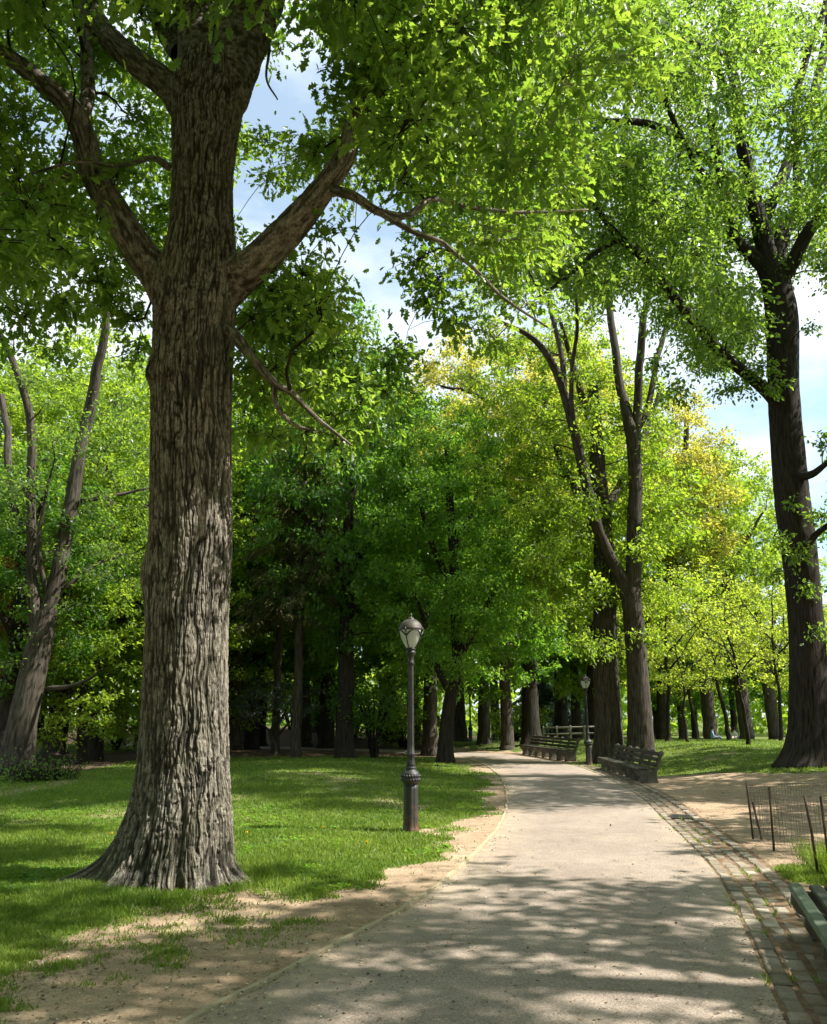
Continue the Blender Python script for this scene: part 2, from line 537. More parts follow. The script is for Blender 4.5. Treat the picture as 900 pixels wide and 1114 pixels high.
def asphalt():
    m, nt, out = newmat('path_asphalt')
    P = pos(nt)
    v = N(nt, 'ShaderNodeTexVoronoi', Scale=95.0); L(nt, P, v.inputs['Vector'])
    v2 = N(nt, 'ShaderNodeTexVoronoi', Scale=240.0); L(nt, P, v2.inputs['Vector'])
    big = noise(nt, P, 0.8, 5, 0.6); mid = noise(nt, P, 5.0, 4, 0.6); fine = noise(nt, P, 160, 3, 0.7)
    c = ramp(nt, big, [(0.3, (0.215, 0.176, 0.144)), (0.7, (0.305, 0.255, 0.212))])
    c = mixc(nt, 0.55, c, ramp(nt, mid, [(0.3, (0.78, 0.78, 0.78)), (0.7, (1.15, 1.14, 1.12))]), 'MULTIPLY')
    hs = N(nt, 'ShaderNodeSeparateColor'); L(nt, v.outputs['Color'], hs.inputs[0])
    c = mixc(nt, 0.5, c, ramp(nt, hs.outputs[0], [(0.0, (0.45, 0.44, 0.43)), (0.5, (0.95, 0.94, 0.92)), (1.0, (1.55, 1.5, 1.42))]), 'MULTIPLY')
    hs2 = N(nt, 'ShaderNodeSeparateColor'); L(nt, v2.outputs['Color'], hs2.inputs[0])
    c = mixc(nt, 0.45, c, ramp(nt, hs2.outputs[1], [(0.0, (0.5, 0.5, 0.5)), (1.0, (1.4, 1.38, 1.34))]), 'MULTIPLY')
    # sandy dust drifted in from the verge
    at_ = N(nt, 'ShaderNodeAttribute', _attribute_name='dust')
    df = N(nt, 'ShaderNodeMath', _operation='MULTIPLY'); L(nt, at_.outputs['Fac'], df.inputs[0])
    L(nt, ramp(nt, mid, [(0.35, (0.2, 0.2, 0.2)), (0.65, (1, 1, 1))]), df.inputs[1])
    c = mixc(nt, df.outputs[0], c, (0.36, 0.285, 0.20))
    p = N(nt, 'ShaderNodeBsdfPrincipled', Roughness=0.88); p.inputs['Specular IOR Level'].default_value = 0.25
    L(nt, c, p.inputs['Base Color'])
    b = bump(nt, v.outputs['Distance'], 0.5, 0.006); b = bump(nt, fine, 0.4, 0.004, b)
    L(nt, b, p.inputs['Normal']); L(nt, p.outputs[0], out.inputs[0])
    return m


MAT['asphalt'] = asphalt()


def groundmat():
    m, nt, out = newmat('park_ground')
    P = pos(nt)
    g = N(nt, 'ShaderNodeAttribute', _attribute_name='grass'); mu = N(nt, 'ShaderNodeAttribute', _attribute_name='mulch')
    big = noise(nt, P, 0.7, 4); mid = noise(nt, P, 6, 5, 0.65); fine = noise(nt, P, 55, 5, 0.7)
    dirt = ramp(nt, big, [(0.3, (0.29, 0.215, 0.148)), (0.7, (0.41, 0.32, 0.225))])
    dirt = mixc(nt, ramp(nt, noise(nt, P, 1.6, 6, .65), [(.50, (0, 0, 0)), (.68, (.5, .5, .5))]), dirt, (0.18, 0.13, 0.088))
    dirt = mixc(nt, 0.8, dirt, ramp(nt, mid, [(0.25, (0.62, 0.58, 0.54)), (0.72, (1.22, 1.2, 1.18))]), 'MULTIPLY')
    dirt = mixc(nt, 0.8, dirt, ramp(nt, fine, [(0.3, (0.55, 0.53, 0.5)), (0.7, (1.35, 1.33, 1.3))]), 'MULTIPLY')
    mul = ramp(nt, mid, [(0.3, (0.055, 0.036, 0.024)), (0.7, (0.13, 0.088, 0.058))])
    mul = mixc(nt, 0.7, mul, ramp(nt, fine, [(0.3, (0.5, 0.5, 0.5)), (0.7, (1.4, 1.4, 1.4))]), 'MULTIPLY')
    gr = ramp(nt, mid, [(0.3, (0.055, 0.088, 0.020)), (0.7, (0.135, 0.165, 0.042))])
    gr = mixc(nt, 0.7, gr, ramp(nt, fine, [(0.3, (0.5, 0.5, 0.45)), (0.7, (1.4, 1.4, 1.3))]), 'MULTIPLY')
    gm = N(nt, 'ShaderNodeMath', _operation='MULTIPLY_ADD')
    L(nt, fine, gm.inputs[0]); gm.inputs[1].default_value = 0.5; gm.inputs[2].default_value = -0.25
    ga = N(nt, 'ShaderNodeMath', _operation='ADD'); L(nt, g.outputs['Fac'], ga.inputs[0]); L(nt, gm.outputs[0], ga.inputs[1])
    c = mixc(nt, mu.outputs['Fac'], dirt, mul)
    c = mixc(nt, ramp(nt, ga.outputs[0], [(0.35, (0, 0, 0)), (0.62, (1, 1, 1))]), c, gr)
    p = N(nt, 'ShaderNodeBsdfPrincipled', Roughness=0.95); p.inputs['Specular IOR Level'].default_value = 0.1
    L(nt, c, p.inputs['Base Color'])
    b = bump(nt, mid, 0.5, 0.03); b = bump(nt, fine, 0.7, 0.012, b)
    L(nt, b, p.inputs['Normal']); L(nt, p.outputs[0], out.inputs[0])
    return m


MAT['ground'] = groundmat()


def plain(name, col, rough=0.8):
    return simple(name, col, rough, 0, 0.2, 10, 0.1, 0.2)


# ------------------------------------------------------------------ path edges and terrain
left_w = [(-3.2, -8), (-2.55, 0), (-1.9, 3.4)] + [tuple(gp(u, v)) for u, v in ((210, 1114), (350, 1040), (480, 965), (545, 900), (554, 868), (546, 845), (527, 832), (503, 825), (470, 821))] + [(-4, 46), (-12, 50), (-25, 54), (-60, 60)]
right_w = [(0.6, -8), (1.05, 0), (1.65, 3.4)] + [tuple(gp(u, v)) for u, v in ((855, 1114), (800, 990), (770, 940), (720, 890), (688, 862), (640, 838), (600, 828), (560, 822))] + [(2.0, 45), (-4, 49.5), (-12, 53.5), (-25, 58), (-60, 64)]
LE = spline(left_w, 260); RE = spline(right_w, 260)
# pair both edges by an even walk along each
def resample(P, n):
    s = np.concatenate([[0], np.cumsum(np.linalg.norm(np.diff(P, axis=0), axis=1))])
    t = np.linspace(0, s[-1], n)
    return np.stack([np.interp(t, s, P[:, k]) for k in range(P.shape[1])], -1)
NP_ = 300
LE = resample(LE, NP_); RE = resample(RE, NP_)
PATH_POLY = [tuple(p) for p in LE] + [tuple(p) for p in RE[::-1]]
LEs = [tuple(p) for p in LE[::4]]; REs = [tuple(p) for p in RE[::4]]
PPs = LEs + REs[::-1]


def side(x, y):
    """signed distances: (outside left edge, outside right edge), both <= 0 on the path"""
    x = np.asarray(x, float); y = np.asarray(y, float)
    ins = in_poly(x, y, PPs)
    dl = d_poly(x, y, LEs); dr = d_poly(x, y, REs)
    onleft = (~ins) & (dl < dr)
    onright = (~ins) & (dl >= dr)
    return np.where(onleft, dl, -dl), np.where(onright, dr, -dr)


def H(x, y, sd=None):
    x = np.asarray(x, float); y = np.asarray(y, float)
    dl, dr = side(x, y) if sd is None else sd
    off = np.maximum(np.maximum(dl, dr), 0)
    h = 0.60 * sstep(0.9, 6.5, dr) * sstep(11, 33, y) * (1 - 0.92 * sstep(42, 60, y))
    h = h + 0.26 * np.exp(-((x + 4.0) / 4.6) ** 2 - ((y - 27) / 8.5) ** 2) * sstep(0.2, 3.5, dl)
    h = h + 0.85 * sstep(40, 58, y) * sstep(0, -8, x) * sstep(1.0, 6, np.maximum(dl, dr))
    h = h + 0.05 * (fbm(x * 0.7, y * 0.7, 0, 5, 2) - 0.5) * sstep(0.2, 1.5, off)
    h = h + 0.02 * (fbm(x * 3.1, y * 3.1, 0, 9, 2) - 0.5) * sstep(0.05, 0.4, off)
    h = h - 0.075 * sstep(-.2, -.05, dr) * (1 - sstep(.60, .75, dr)) * (y < 33) * (y > 1)
    return h - 0.02 * (1 - sstep(-0.35, -0.1, np.maximum(dl, dr)))


def h1(x, y):
    return float(H(np.array([x]), np.array([y]))[0])


def gph(u, v):
    """ground point under a pixel on the real terrain"""
    h = 0.0
    for _ in range(5):
        p = gp(u, v, h); h = h1(*p)
    return p[0], p[1], h


lawn_left = [tuple(gp(u, v)) for u, v in ((-140, 1150), (0, 1066), (60, 1036), (110, 1022), (200, 992), (330, 972), (430, 948), (484, 918), (524, 888), (536, 860), (531, 845), (515, 832), (480, 824))] + [(-1.5, 39), (-6, 38), (-11.3, 37), (-10.8, 28), (-16, 24.5), (-45, 24), (-45, 1)]
lawn_right = [(5.6, 27.5), (6.9, 25.6), (8.3, 25.2), (9.6, 23.6), (13, 21), (40, 20), (60, 70), (30, 75), (6, 75), (-2, 60), (3, 47), (6.0, 42), (6.6, 36)]
lawn_far = [(-30, 41), (-17, 40.5), (-13.5, 43), (-14.5, 52), (-40, 56)]


def grassmask(x, y, soft=0.35):
    """0..1 how much of the ground is grassed"""
    x = np.asarray(x, float); y = np.asarray(y, float)
    r = np.zeros(x.shape)
    wob = (fbm(x * 1.1, y * 1.1, 0, 21, 3) - 0.5)
    fin = (fbm(x * 4.5, y * 4.5, 0, 31, 2) - 0.5)
    for poly, w, s in ((lawn_left, 1.3, 1), (lawn_right, 1.6, 1), (lawn_far, 1, 1)):
        d = d_poly(x, y, poly, True) * np.where(in_poly(x, y, poly), 1, -1)
        r = np.maximum(r, sstep(-0.25, 0.4, d + wob * w * 1.2 + fin * 0.7))
    # worn spots in the lawn
    worn = sstep(0.58, 0.80, fbm(x * 0.55 + 3, y * 0.38, 0, 41, 3) + .12 * (fbm(x * 6, y * 6, 0, 43, 2) - .5)) * 0.5
    r = r * (1 - worn * (y < 60))
    # fresh tuft growing inside the wire fence
    t = np.exp(-((x - 4.55) / 0.75) ** 2 - ((y - 9.9) / 0.75) ** 2)
    r = np.maximum(r, sstep(0.35, 0.7, t + wob * 0.5))
    # stray patches on the bare verge
    patch = sstep(0.56, 0.80, fbm(x * 1.1 + 9, y * 1.3, 0, 51, 3) + .25 * (fbm(x * 7, y * 7, 0, 53, 2) - .5)) * 0.7
    r = np.maximum(r, patch * sstep(0.25, 1.1, d_poly(x, y, LEs)) * (x < 0.5) * (y < 9) * ~in_poly(x, y, PPs))
    return r


def axis_pts(a, b, step, far_a, far_b, g=1.13):
    c = list(np.arange(a, b + step * .5, step))
    s, x = step, a
    lo = []
    while x > far_a:
        s *= g; x -= s; lo.append(x)
    s, x = step, c[-1]; hi = []
    while x < far_b:
        s *= g; x += s; hi.append(x)
    return np.array(lo[::-1] + c + hi)


gx = axis_pts(-11, 13, 0.13, -700, 700); gy = axis_pts(3, 34, 0.14, -60, 1500)
GX, GY = np.meshgrid(gx, gy)
SD = side(GX, GY)
GH = H(GX, GY, SD)
GH = np.where(np.maximum(*SD) < -0.4, -0.03, GH)
mb = MB()
ny, nx = GX.shape
idx = np.arange(ny * nx).reshape(ny, nx)
mb.add(np.stack([GX, GY, GH], -1), [np.stack([idx[:-1, :-1], idx[:-1, 1:], idx[1:, 1:], idx[1:, :-1]], -1).reshape(-1, 4)], 0, True)
ground = mb.build('ground', MAT['ground'])
tag(ground, kind='structure')
GM = grassmask(GX, GY)
GM = np.where(GY > 75, 0.6, GM)
a_ = ground.data.attributes.new('grass', 'FLOAT', 'POINT'); a_.data.foreach_set('value', GM.ravel().astype(np.float32))
mulch = np.maximum(sstep(24, 27, GY) * (GX < 2) * (GX < 1.6), sstep(55, 62, GY))
a_ = ground.data.attributes.new('mulch', 'FLOAT', 'POINT'); a_.data.foreach_set('value', mulch.ravel().astype(np.float32))

# asphalt path, laid as a strip that follows both edges
mb = MB()
NW = 15
T = np.linspace(0, 1, NW)[None, :, None]
S = LE[:, None] * (1 - T) + RE[:, None] * T
crown_ = 0.018 * (1 - (2 * T[..., 0] - 1) ** 2)
rag = np.zeros(S.shape[:2]); rag[:, 0] = (fbm(LE[:, 0] * 3, LE[:, 1] * 3, 0, 61, 3) - 0.5) * 0.10
dirn = norm(RE - LE)
S = S + rag[..., None] * dirn[:, None]
V = np.concatenate([S, np.broadcast_to(0.006 + crown_, S.shape[:2])[..., None]], -1)
far = sstep(38, 60, V[:, :, 1])
V[..., 2] += far * np.maximum(H(V[..., 0], V[..., 1]), 0)
idx = np.arange(NP_ * NW).reshape(NP_, NW)
mb.add(V, [np.stack([idx[:-1, :-1], idx[:-1, 1:], idx[1:, 1:], idx[1:, :-1]], -1).reshape(-1, 4)], 0, True)
path = mb.build('path', MAT['asphalt']); tag(path, kind='structure')
tl = np.linspace(0, 1, NW)
dust = np.maximum(np.exp(-(tl / 0.13) ** 2), 0.55 * np.exp(-((1 - tl) / 0.07) ** 2))
a_ = path.data.attributes.new('dust', 'FLOAT', 'POINT'); a_.data.foreach_set('value', np.tile(dust, NP_).astype(np.float32))

# thin edging strip along the left of the path
sel = (LE[:, 1] > 1) & (LE[:, 1] < 36)
E0 = LE[sel] - dirn[sel] * 0.05
mb = MB()
wv = (fbm(E0[:, 0] * 2.2, E0[:, 1] * 2.2, 0, 71, 3) - 0.5)
E0 = E0 + dirn[sel] * wv[:, None] * 0.10
hh = 0.022 + 0.012 * wv
W_ = 0.030
prof = [(-W_, -0.04), (-W_ * .8, 1.0), (W_ * .8, 1.0), (W_, -0.04)]
rings = []
for o_, z_ in prof:
    p_ = E0 + dirn[sel] * o_
    rings.append(np.concatenate([p_, (np.where(z_ > 0.5, hh, z_))[:, None]], -1))
R_ = np.stack(rings, 1); n_ = len(E0); idx = np.arange(n_ * 4).reshape(n_, 4)
mb.add(R_, [np.stack([idx[:-1, :-1], idx[:-1, 1:], idx[1:, 1:], idx[1:, :-1]], -1).reshape(-1, 4)], 0, False)
tag(mb.build('path_edging', MAT['edging']), kind='structure')

# granite sett gutter on the right of the path
mb = MB(); soil = MB()
sel = np.where((RE[:, 1] > 1.5) & (RE[:, 1] < 33))[0]
G0 = resample(RE[sel], 900); tg = norm(np.gradient(G0, axis=0)); nr = np.stack([tg[:, 1], -tg[:, 0]], -1)
if nr[:, 0].mean() < 0: nr = -nr
sl = np.concatenate([[0], np.cumsum(np.linalg.norm(np.diff(G0, axis=0), axis=1))])
rows = [(0.02, 0.14, -0.004), (0.18, 0.14, -0.020), (0.345, 0.15, -0.022), (0.52, 0.14, 0.0)]
rr = random.Random(5)
for off, wd, dz in rows:
    s_ = 0.0
    while s_ < sl[-1] - 0.3:
        ln = rr.uniform(0.19, 0.30)
        sm_ = s_ + ln / 2
        c = np.array([np.interp(sm_, sl, G0[:, k]) for k in (0, 1)])
        t_ = np.array([np.interp(sm_, sl, tg[:, k]) for k in (0, 1)]); t_ /= np.linalg.norm(t_)
        n2 = np.array([t_[1], -t_[0]]); n2 = n2 if n2[0] > 0 else -n2
        c = c + n2 * (off + wd / 2 + rr.uniform(-.006, .006))
        an = math.atan2(t_[1], t_[0]) + rr.uniform(-.10, .10)
        tx, ty = rr.uniform(-.03, .03), rr.uniform(-.03, .03)
        Rm = np.array([[cos(an), -sin(an), 0], [sin(an), cos(an), 0], [0, 0, 1]]) @ np.array([[1, 0, tx], [0, 1, ty], [-tx, -ty, 1]])
        hz = 0.012 + dz + rr.uniform(-.010, .008)
        mb.box((c[0], c[1], hz - 0.06), (ln - rr.uniform(.018, .04), wd - rr.uniform(.006, .03), 0.12), Rm, 0, 0.012)
        s_ += ln
tag(mb.build('stone_gutter', MAT['stone']), kind='structure')
a0 = np.concatenate([G0 - nr * 0.03, np.full((900, 1), -0.004)], 1); a1 = np.concatenate([G0 + nr * 0.34, np.full((900, 1), -0.020)], 1); a2 = np.concatenate([G0 + nr * 0.72, np.full((900, 1), 0.002)], 1)
V = np.stack([a0, a1, a2], 1); idx = np.arange(2700).reshape(900, 3)
soil.add(V, [np.stack([idx[:-1, :-1], idx[:-1, 1:], idx[1:, 1:], idx[1:, :-1]], -1).reshape(-1, 4)], 0, True)
tag(soil.build('gutter_bed', MAT['soil']), kind='structure')

# ------------------------------------------------------------------ leaf shapes
def half_leaf(out, fold=0.10, droop=0.10):
    """outline points (x along the leaf, y half width) mirrored into two halves folded on the midrib"""
    o = np.array(out); n = len(o)
    up = np.stack([o[:, 0], o[:, 1], fold * o[:, 1] * 2 - droop * o[:, 0] ** 2], -1)
    dn = up * np.array([1, -1, 1])
    V = np.concatenate([up, dn[1:-1]])
    f1 = np.array([list(range(n))])
    f2 = np.array([[0] + [n - 1] + list(range(2 * n - 3, n - 1, -1))])
    return V, [f1, f2]


OAK = half_leaf([(0, 0), (0.18, 0.05), (0.30, 0.24), (0.40, 0.11), (0.52, 0.33), (0.64, 0.14), (0.78, 0.24), (1.0, 0.0)], 0.16, 0.22)
OVAL = half_leaf([(0, 0), (0.3, 0.26), (0.65, 0.22), (1.0, 0.0)], 0.14, 0.18)
KITE = (np.array([(0, 0, 0), (0.45, 0.33, 0.06), (1, 0, -0.12), (0.45, -0.33, 0.06)]), [np.array([[0, 1, 2], [0, 2, 3]])])
NEEDLE = (np.array([(0, 0, 0), (0.5, 0.10, 0.02), (1, 0, -0.25), (0.5, -0.10, 0.02)]), [np.array([[0, 1, 2], [0, 2, 3]])])


# ------------------------------------------------------------------ trees
class Tree:
    """wood (tubes) and leaves gathered in world space round a base point"""

    def __init__(self, base, seed=0, sides=12):
        self.base = np.array(base, float); self.w = MB(); self.l = MB()
        self.nodes = []; self.rad = []; self.r = np.random.default_rng(seed); self.sides = sides

    def limb(self, pts, rads, sides=None, step=0.25, wob=0.0, reg=True):
        pts = np.asarray(pts, float); rads = np.asarray(rads, float)
        ln = np.sum(np.linalg.norm(np.diff(pts, axis=0), axis=1))
        n = max(4, int(ln / step))
        P = spline(np.concatenate([pts, rads[:, None]], 1), n)
        R = np.maximum(P[:, 3], 0.004); P = P[:, :3].copy()
        if wob:
            s = self.r.integers(1000)
            k = np.linspace(0, ln, n)
            P[1:-1, 0] += wob * (vnoise(k[1:-1] * 1.3, s, 0, 3) - 0.5); P[1:-1, 1] += wob * (vnoise(k[1:-1] * 1.3, s, 7, 4) - 0.5); P[1:-1, 2] += wob * .6 * (vnoise(k[1:-1] * 1.3, s, 9, 4) - 0.5)
        self.w.tube(P, R, sides or self.sides)
        if reg:
            self.nodes.append(P); self.rad.append(R)
        return P, R

    def clump(self, C, rad, flat, nleaf, lsize, tmpl, ntw=16, rmax=0.06, droop=0.25, connect=True, zmin=None, spread=0.18, pen=None):
        """one spray of foliage: a bough from the nearest limb, twigs, leaves on the twigs"""
        C = np.asarray(C, float); r = self.r
        if connect:
            Q = np.concatenate(self.nodes); RR = np.concatenate(self.rad)
            d = np.linalg.norm(Q - C, axis=1) + 0.8 * np.maximum(Q[:, 2] - C[2] + 0.3, 0)
            if zmin is not None:
                d = d + 5 * np.maximum(zmin - Q[:, 2], 0)
            if pen is not None:
                d = d + pen(Q, C)
            k = int(np.argmin(d)); A = Q[k]; ra = RR[k]
            ln = np.linalg.norm(C - A)
            if ln > 0.15:
                side_ = np.cross(C - A, (0, 0, 1.0)); side_ = side_ / (np.linalg.norm(side_) + 1e-6)
                M1 = A + (C - A) * 0.38 + side_ * r.uniform(-.13, .13) * ln + np.array([0, 0, r.uniform(0.0, .16) * ln])
                M2 = A + (C - A) * 0.72 + side_ * r.uniform(-.10, .10) * ln + np.array([0, 0, r.uniform(-.03, .10) * ln])
                r0 = min(ra * 0.7, rmax, 0.010 + 0.013 * ln)
                n = max(5, int(ln / 0.18))
                P = spline(np.array([A, M1, M2, C]), n); R = np.linspace(r0, max(0.3 * r0, 0.006), n)
                self.w.tube(P, R, 5 if r0 < 0.03 else 7, cap=False)
                self.nodes.append(P[n // 3:]); self.rad.append(R[n // 3:])
                A0 = P[n // 2]
            else:
                A0 = A
        else:
            A0 = C
        # twigs
        v = r.normal(size=(ntw, 3)); v = norm(v) * (r.uniform(0.35, 1.0, ntw) ** 0.5)[:, None] * rad
        v[:, 2] *= flat
        t = r.uniform(0, 1, ntw)[:, None]
        St = A0 + (C - A0) * (0.35 + 0.65 * t)
        En = C + v; En[:, 2] -= droop * 0.35 * np.linalg.norm(v[:, :2], axis=1)
        Md = (St + En) / 2 + np.array([0, 0, 0.10]) * np.linalg.norm(En - St, axis=1)[:, None]
        self.w.twigs(St, Md, En, 0.006 + 0.003 * rad, 0.002)
        # leaves
        k = r.integers(0, ntw, nleaf); u = (0.18 + 0.9 * r.uniform(0, 1, nleaf) ** 0.8)[:, None]
        u2 = np.minimum(u, 1.0)
        P = (1 - u2) ** 2 * St[k] + 2 * u2 * (1 - u2) * Md[k] + u2 ** 2 * En[k] + (u - u2) * (En[k] - Md[k])
        P = P + r.normal(size=(nleaf, 3)) * np.array([1, 1, 0.8]) * spread * max(rad, 0.6)
        ax = norm(En - St)[k] * 0.7 + r.normal(size=(nleaf, 3)) * 0.75; ax[:, 2] -= droop * 1.4
        nn = r.normal(size=(nleaf, 3)) * 0.55 + np.array([0, 0, 0.9])
        self.l.leaves(P, ax, nn, lsize * r.uniform(0.45, 1.3, nleaf), tmpl)

    def build(self, name, wood, leaf, label, cat='tree', group=None):
        e = empty(name, self.base)
        for m in (self.w, self.l):
            m.v = [x - self.base.astype(np.float32) for x in m.v]
        self.w.build('trunk', wood, e)
        if self.l.n:
            self.l.build('crown', leaf, e)
        tag(e, label, cat, group)
        return e


def path3(spec):
    """[(u, v, Y, half width px), ...] -> points, radii"""
    return np.array([at(u, v, Y) for u, v, Y, w in spec]), np.array([px(w, v, Y) for u, v, Y, w in spec])


def near_line(u, v, line, w):
    return d_poly(u, v, line) < w


# ------------------------------------------------------------------ the big oak in front
OY = 9.6
oak_base = np.array([*gp(190, 936), 0.0]); OB = np.array([-2.62, OY, h1(-2.62, OY)])
oak = Tree(OB, 101, 14)


def oak_trunk():
    spec = [(192, 985, 62), (192, 935, 58), (196, 900, 55), (199, 860, 50), (201, 800, 46), (203, 700, 44), (207, 610, 43), (208, 500, 42), (209, 430, 42), (212, 350, 42), (216, 310, 40), (220, 265, 35), (221, 200, 32), (224, 140, 35), (228, 100, 39), (231, 75, 36)]
    P, R = path3([(u, v, OY, w) for u, v, w in spec])
    P[0] = P[1] - (P[2] - P[1]) * 0.6
    A, K = 720, 1150
    Q = spline(np.concatenate([P, R[:, None]], 1), K); C = Q[:, :3]; R = Q[:, 3]
    th = np.linspace(0, 2 * pi, A, endpoint=False)
    # th = 0 right (+X), pi/2 away, pi left, 3pi/2 towards the camera
    z = (C[:, 2] - OB[2])[:, None]; TH = th[None, :]
    g = lambda c, w: np.exp(-((np.angle(np.exp(1j * (TH - c)))) / w) ** 2)
    rr_ = R[:, None] * np.ones_like(TH); x0_, y0_ = np.cos(TH), np.sin(TH)
    # root flare
    fl = np.exp(-np.clip(z, -0.1, 9) / 0.34)
    fl2 = np.exp(-np.clip(z, -0.1, 9) / 0.15)
    rr_ = rr_ + fl * (0.065 + 0.17 * g(3.45, 0.36) + 0.03 * g(6.1, 0.30) + 0.03 * g(5.3, 0.35) + 0.10 * g(1.0, .5) + 0.10 * g(2.2, .4))
    rr_ = rr_ + fl2 * (0.02 + 0.50 * g(3.40, 0.15) + 0.22 * g(6.02, 0.10) + 0.20 * g(4.05, 0.13) + 0.06 * g(4.75, 0.14) + 0.09 * g(5.35, 0.18) + 0.2 * g(1.0, .25) + .2 * g(2.3, .2))
    rr_ = rr_ + fl * 0.10 * (fbm(x0_ * 2.5, y0_ * 2.5, z * 1.5, 131, 3) - 0.5)
    # long crease up the front and shallower ones between the buttresses
    crease = g(5.02, 0.055) * np.exp(-np.clip(z, 0, 9) / 0.75) * 0.10
    crease = crease + g(4.42, 0.07) * np.exp(-np.clip(z, 0, 9) / 0.45) * 0.08 + g(3.82, 0.10) * np.exp(-np.clip(z, 0, 9) / 0.9) * 0.07 + g(5.72, 0.09) * np.exp(-np.clip(z, 0, 9) / 0.4) * 0.06
    rr_ = rr_ - crease
    # broad flutes and swellings
    x0, y0 = np.cos(TH), np.sin(TH)
    rr_ = rr_ * (1 + 0.055 * (fbm(x0 * 1.6 + 4, y0 * 1.6, z * 0.35, 81, 2) - 0.5) * 2)
    def swell(c, w, zc, zw, a):
        return a * g(c, w) * np.exp(-((z - zc) / zw) ** 2)
    zat = lambda v: at(200, v, OY)[2] - OB[2]
    rr_ = rr_ + swell(3.3, 0.42, zat(628), 0.30, 0.085) + swell(3.75, 0.30, zat(414), 0.15, 0.10) + swell(5.9, 0.4, zat(590), 0.45, 0.045) + swell(5.1, 0.35, zat(345), 0.22, 0.06) + swell(5.9, 0.4, zat(500), 0.2, 0.03)
    rr_ = rr_ + swell(3.3, 0.6, zat(305), 0.40, 0.10) + swell(6.1, 0.55, zat(300), 0.35, 0.06)
    # bark: long interlaced ridges, the same width on the shaft and on the flare
    cr = np.minimum(rr_, 0.56); wxp = cr * x0; wyp = cr * y0
    wx = (fbm(wxp * 5, wyp * 5, z * 2.4, 91, 3) - 0.5) * 3.2
    ux = wxp / 0.034 + wx; uy = wyp / 0.034 + wx * .8
    d1 = np.abs(vnoise(ux, uy, z / 0.50, 95) - vnoise(ux + 31, uy + 17, z / 0.50, 195))
    d2 = np.abs(vnoise(ux * 1.7 + 7, uy * 1.7, z / 0.24, 96) - vnoise(ux * 1.7 - 9, uy * 1.7, z / 0.24, 196))
    n3 = vnoise(ux * 2.6 + 3, uy * 2.6, z / 0.05, 98)
    fis = sstep(0.0, 0.19, d1); fis2 = sstep(0.0, 0.17, d2)
    crack = sstep(0.55, 0.75, vnoise(ux * .8, uy * .8, z / 0.035, 97))
    h = 0.44 * fis + 0.26 * fis2 + 0.28 * n3 - 0.14 * crack
    knot = np.exp(-((np.angle(np.exp(1j * (TH - 3.75)))) / 0.16) ** 2 - ((z - zat(412)) / 0.085) ** 2)
    h = h * (1 - 0.7 * knot)
    amp = 0.042 * (0.75 + 0.6 * fbm(x0 * 2, y0 * 2, z * .7, 99, 2))
    rr_ = rr_ + amp * (h - 0.6)
    V = np.stack([C[:, 0:1] + rr_ * np.cos(TH), C[:, 1:2] + rr_ * np.sin(TH), C[:, 2:3] + 0 * TH], -1)
    # sink the splayed roots to the ground
    bk = np.stack([np.clip(h * 1.05 - 0.08, 0, 1), h * 0, h * 0], -1)
    i = np.arange(K - 1)[:, None] * A; k = np.arange(A)[None]; k2 = (k + 1) % A
    fs = np.stack([i + k, i + k2, i + k2 + A, i + k + A], -1).reshape(-1, 4)
    oak.w.add(V.reshape(-1, 3), [fs], 0, True, bk.reshape(-1, 3))
    oak.nodes.append(C[460:]); oak.rad.append(R[460:])


def oak_limb(spec, sides=40, step=0.03, reg=True):
    """limb with the same furrowed bark"""
    P, R = path3(spec)
    ln = np.sum(np.linalg.norm(np.diff(P, axis=0), axis=1)); n = max(6, int(ln / step))
    Q = spline(np.concatenate([P, R[:, None]], 1), n); C, R = Q[:, :3], np.maximum(Q[:, 3], 0.01)
    T_ = norm(np.gradient(C, axis=0)); a = np.cross(T_[0], (0.2, 1, 0.1)); Nn = np.zeros((n, 3))
    for i in range(n):
        a = a - T_[i] * a.dot(T_[i]); a /= np.linalg.norm(a); Nn[i] = a
    B = np.cross(T_, Nn); th = np.linspace(0, 2 * pi, sides, endpoint=False)
    l = np.linspace(0, ln, n)[:, None]; s = random.random() * 50
    x0, y0 = np.cos(th)[None] * R[:, None], np.sin(th)[None] * R[:, None]
    wx = (fbm(x0 * 6 + s, y0 * 6, l * 1.5, 91, 2) - 0.5) * 1.5
    n1 = vnoise(x0 / 0.030 + wx, y0 / 0.030 + s, l / 0.30, 95); n1b = vnoise(x0 / .014 + wx, y0 / .014, l / 0.09 + s, 96)
    n1c = vnoise(x0 / 0.030 + wx + 9, y0 / 0.030 + s - 5, l / 0.30, 97)
    n2c = np.abs(vnoise(x0 / .018 - wx, y0 / .018 + s, l / .15, 94) - vnoise(x0 / .018 + 4, y0 / .018 - s, l / .15, 93))
    h = 0.40 * sstep(0, .17, np.abs(n1 - n1c)) + 0.26 * sstep(0, .16, n2c) + 0.28 * n1b
    rr_ = R[:, None] * (1 + 0.14 * (fbm(np.cos(th)[None] * .8 + s, np.sin(th)[None] * .8, l * 1.6, 87, 2) - 0.5)) + np.minimum(0.025, R[:, None] * 0.16) * (h - 0.55)
    V = C[:, None] + rr_[..., None] * (np.cos(th)[None, :, None] * Nn[:, None] + np.sin(th)[None, :, None] * B[:, None])
    i = np.arange(n - 1)[:, None] * sides; k = np.arange(sides)[None]; k2 = (k + 1) % sides
    fs = np.stack([i + k, i + k2, i + k2 + sides, i + k + sides], -1).reshape(-1, 4)
    oak.w.add(V.reshape(-1, 3), [fs, np.array([[(n - 1) * sides + q for q in range(sides)]])], 0, True, np.stack([np.clip(h, 0, 1), h * 0, h * 0], -1).reshape(-1, 3))
    if reg:
        oak.nodes.append(C); oak.rad.append(R)


